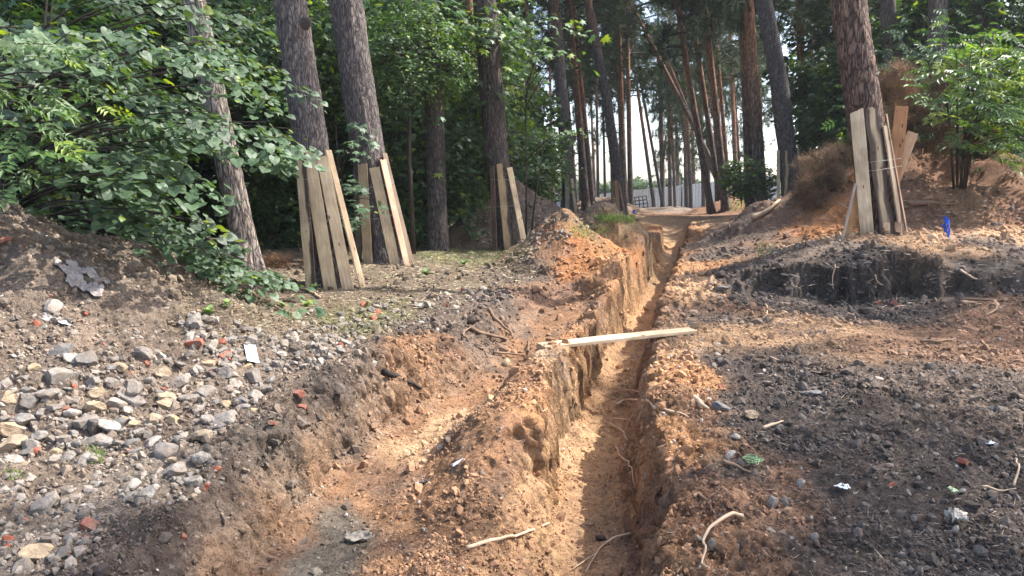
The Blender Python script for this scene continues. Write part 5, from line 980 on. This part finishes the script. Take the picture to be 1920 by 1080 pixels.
# crumpled sheets
def sheet(px_, py_, w, h, rz, mat, label, name, cat, seed, crump=.12, lift=.01, tilt=(0, 0), nx_=14, ny_=14, cut=.0, pix=True):
    r = np.random.default_rng(seed); p = hit(px_, py_)[0]; k = p[1]/1400 if pix else 1; W_, H_ = w*k, h*k
    U, V = np.meshgrid(np.linspace(-.5, .5, nx_), np.linspace(-.5, .5, ny_)); q = np.stack([U*2+seed, V*2, 0*U], -1)
    X = U*W_*(1+cut*noise3(q*2.1+3)); Y_ = V*H_*(1+cut*noise3(q*1.9+9)); c, s = math.cos(rz), math.sin(rz); gx_ = p[0]+X*c-Y_*s; gy_ = p[1]+X*s+Y_*c
    Z = macro(gx_.ravel(), gy_.ravel()).reshape(U.shape)*.8+p[2]*.2+lift+.012+crump*min(W_, H_)*(noise3(q*2.3)+.5*np.abs(noise3(q*6)))+crump*min(W_, H_)*.4
    a = np.stack([gx_, gy_, Z], -1).reshape(-1, 3)-p; n_ = len(a); v = np.vstack([a, a-[0, 0, .003]]); id_ = np.arange(n_).reshape(ny_, nx_); i2 = id_+n_
    qd = lambda g: np.stack([g[:-1, :-1], g[:-1, 1:], g[1:, 1:], g[1:, :-1]], -1).reshape(-1, 4)
    F_ = [qd(id_), qd(i2)[:, ::-1]]
    for A, B in ((i2[0], id_[0]), (id_[-1], i2[-1]), (id_[:, 0], i2[:, 0]), (i2[:, -1], id_[:, -1])): F_.append(np.stack([A[:-1], A[1:], B[1:], B[:-1]], 1))
    o = link(name, mesh_np(name, v, np.vstack(F_), None, True), mat); o.location = tuple(p); return tag(o, label, cat)
sheet(472, 675, 22, 52, .45, M_PAPER, 'white card with faint grey marks lying among the rubble stones', 'card', 'card', 1, .05, .035)
def strip(pix, wpx, label, seed):
    r = np.random.default_rng(seed); h = hit([p[0] for p in pix], [p[1] for p in pix]); n = 60; t = np.linspace(0, len(pix)-1, n); q = np.stack([np.interp(t, np.arange(len(pix)), h[:, k]) for k in range(3)], 1)
    q[:, :2] += .02*np.stack([noise2(t*2.3+seed, t*0+1), noise2(t*2.1, t*0+seed)], 1); m_ = 11; u = np.linspace(-.5, .5, m_); T_ = np.gradient(q, axis=0); T_ /= np.linalg.norm(T_, axis=1)[:, None]; S_ = np.cross(T_, [0, 0, 1.]); W_ = wpx/1400*h[0, 1]*(1+.4*noise2(t*1.7, t*0+seed))
    v = q[:, None]+S_[:, None]*(u[None, :, None]*W_[:, None, None]); v[..., 2] = ground(v[..., 0].ravel(), v[..., 1].ravel()).reshape(n, m_)+.018+.022*np.abs(np.sin(u[None]*9+2*noise2(t*1.5, t*0+seed*3)[:, None]))+.012*noise2(t*4, t*0)[:, None]
    b = h[0]; a = v.reshape(-1, 3)-b; v2 = np.vstack([a, a-[0, 0, .004]]); id_ = np.arange(n*m_).reshape(n, m_); i2 = id_+n*m_; qd = lambda g: np.stack([g[:-1, :-1], g[:-1, 1:], g[1:, 1:], g[1:, :-1]], -1).reshape(-1, 4)
    F_ = [qd(id_), qd(i2)[:, ::-1]]
    for A, B in ((id_[:, 0], i2[:, 0]), (i2[:, -1], id_[:, -1])): F_.append(np.stack([A[:-1], A[1:], B[1:], B[:-1]], 1))
    o = link('rag', mesh_np('rag', v2, np.vstack(F_), None, True), M_CLOTH); o.location = tuple(b); tag(o, label, 'rag')
strip([(103, 498), (125, 515), (150, 530), (170, 548), (192, 560)], 20, 'long twisted grey rag running down the slope of the left mound', 2); strip([(130, 505), (155, 515), (180, 522), (205, 540)], 14, 'shorter fold of grey cloth above the long twisted rag', 3); strip([(125, 530), (145, 540), (165, 545)], 12, 'short grey cloth end below the long twisted rag', 4)
sheet(110, 602, 46, 20, .1, mat_plain('grey plastic film', (.28, .26, .25), .5, .4), 'torn grey plastic film under the white stone on the left mound', 'plastic_film', 'plastic film', 4, .15, .005, cut=.7, nx_=20)
sheet(1580, 920, 20, 24, .6, M_PAPER, 'small torn white paper scrap on the dark soil', 'paper_scrap', 'paper scrap', 5, .2, .02, cut=.5); sheet(1786, 925, 9, 24, .1, mat_plain('yellow green film', (.62, .72, .42), .6, .3), 'narrow pale yellow green scrap on the dark soil', 'plastic_scrap', 'scrap', 6, .4, .02, cut=.6)
sheet(672, 1012, 46, 34, .3, mat_plain('grey dried leaf', (.2, .175, .14), .7, .3), 'curled grey dried leaf at the edge of the wet mud', 'dried_leaf', 'dried leaf', 7, .2, .004, cut=.5); sheet(790, 912, 26, 14, .2, M_DARK, 'dark curled leaf on the shallow trench floor', 'dried_leaf', 'dried leaf', 8, .4, .01, cut=.5)
sheet(1855, 833, 22, 16, .1, M_PAPER, 'small white chip on the dark soil at far right', 'paper_scrap', 'paper scrap', 9, .15, .01, cut=.5); sheet(1795, 980, 30, 30, .4, mat_plain('bleached bark', (.5, .45, .38), .8, .2), 'bleached curled bark scrap in the right foreground', 'bark_piece', 'bark piece', 10, .5, .02, cut=.8, nx_=20); sheet(860, 870, 24, 9, .1, M_PAPER, 'small white paper strip on the shallow trench floor', 'paper_scrap', 'paper scrap', 11, .2, .01)
# green cord tangle
p = hit(1412, 876)[0]; r_ = np.random.default_rng(5); t = np.linspace(0, 40, 260); rr = .05*(1+.3*np.sin(t*1.7)); v = np.stack([rr*np.sin(t)*np.cos(t*.37), rr*np.cos(t)*np.cos(t*.21), .02+.025*np.abs(np.sin(t*.53))], 1)
v2, f = tube_arrays(v, [.0018]*len(v), 5); o = link('cord_tangle', fix_quads('cord_tangle', v2, f), mat_plain('green cord', (.25, .42, .2), .6, .3)); o.location = tuple(p); tag(o, 'small tangle of pale green cord on the right bank', 'cord')
# young weeds on the flat
def weed(px_, py_, s, label, col=(.22, .32, .12), n=9):
    p = hit(px_, py_)[0]; k = p[1]/1400*s; r = np.random.default_rng(int(px_)); a = r.uniform(0, 6.28, n); d = np.stack([np.cos(a), np.sin(a), r.uniform(.1, .9, n)], 1); pos = np.stack([0*a, 0*a, r.uniform(.3, 1, n)*k*.6], 1)
    e = empty('weed', tuple(p), label, 'weed', 'small weeds on the flat'); link('leaves', scatter('leaves', LIN_V, LIN_F, pos, frames(d, np.tile([0, 0, 1.], (n, 1))), np.stack([np.full(n, k*.4), np.full(n, k*.6), np.full(n, k*.5)], 1), np.array(col)*r.uniform(.8, 1.2, (n, 1))), M_LEAF, e)
    v, f = tube_arrays([(0, 0, -.02), (0, .005, k*.6)], [.002, .0015], 5); link('stem', fix_quads('stem', v, f), M_TWIG, e)
weed(588, 548, 26, 'pale young weed in front of the left pine planks'); weed(575, 582, 26, 'weed on the sunny flat below the planks'); weed(392, 592, 26, 'weed where the mound meets the grass'); weed(425, 578, 20, 'small weed under the linden edge'); weed(530, 580, 18, 'thin weed on the flat left of the planks'); weed(870, 500, 18, 'low weed right of the second pine', (.12, .2, .08)); weed(800, 520, 22, 'spreading weed on the shaded flat', (.12, .2, .08))

# ------------------------------------------------------------------ air
hz = link('haze', box_mesh('haze', 340, 310, 52, .01)); hz.location = (0, 80, 24); hm = bpy.data.materials.new('haze air'); hm.use_nodes = True; hn = hm.node_tree; hn.nodes.clear()
ho = hn.nodes.new('ShaderNodeOutputMaterial'); pv = hn.nodes.new('ShaderNodeVolumePrincipled'); pv.inputs['Color'].default_value = (.9, .95, 1, 1); pv.inputs['Density'].default_value = .0006; pv.inputs['Anisotropy'].default_value = .3
hn.links.new(pv.outputs[0], ho.inputs['Volume']); hz.data.materials.append(hm); tag(hz, kind='stuff')
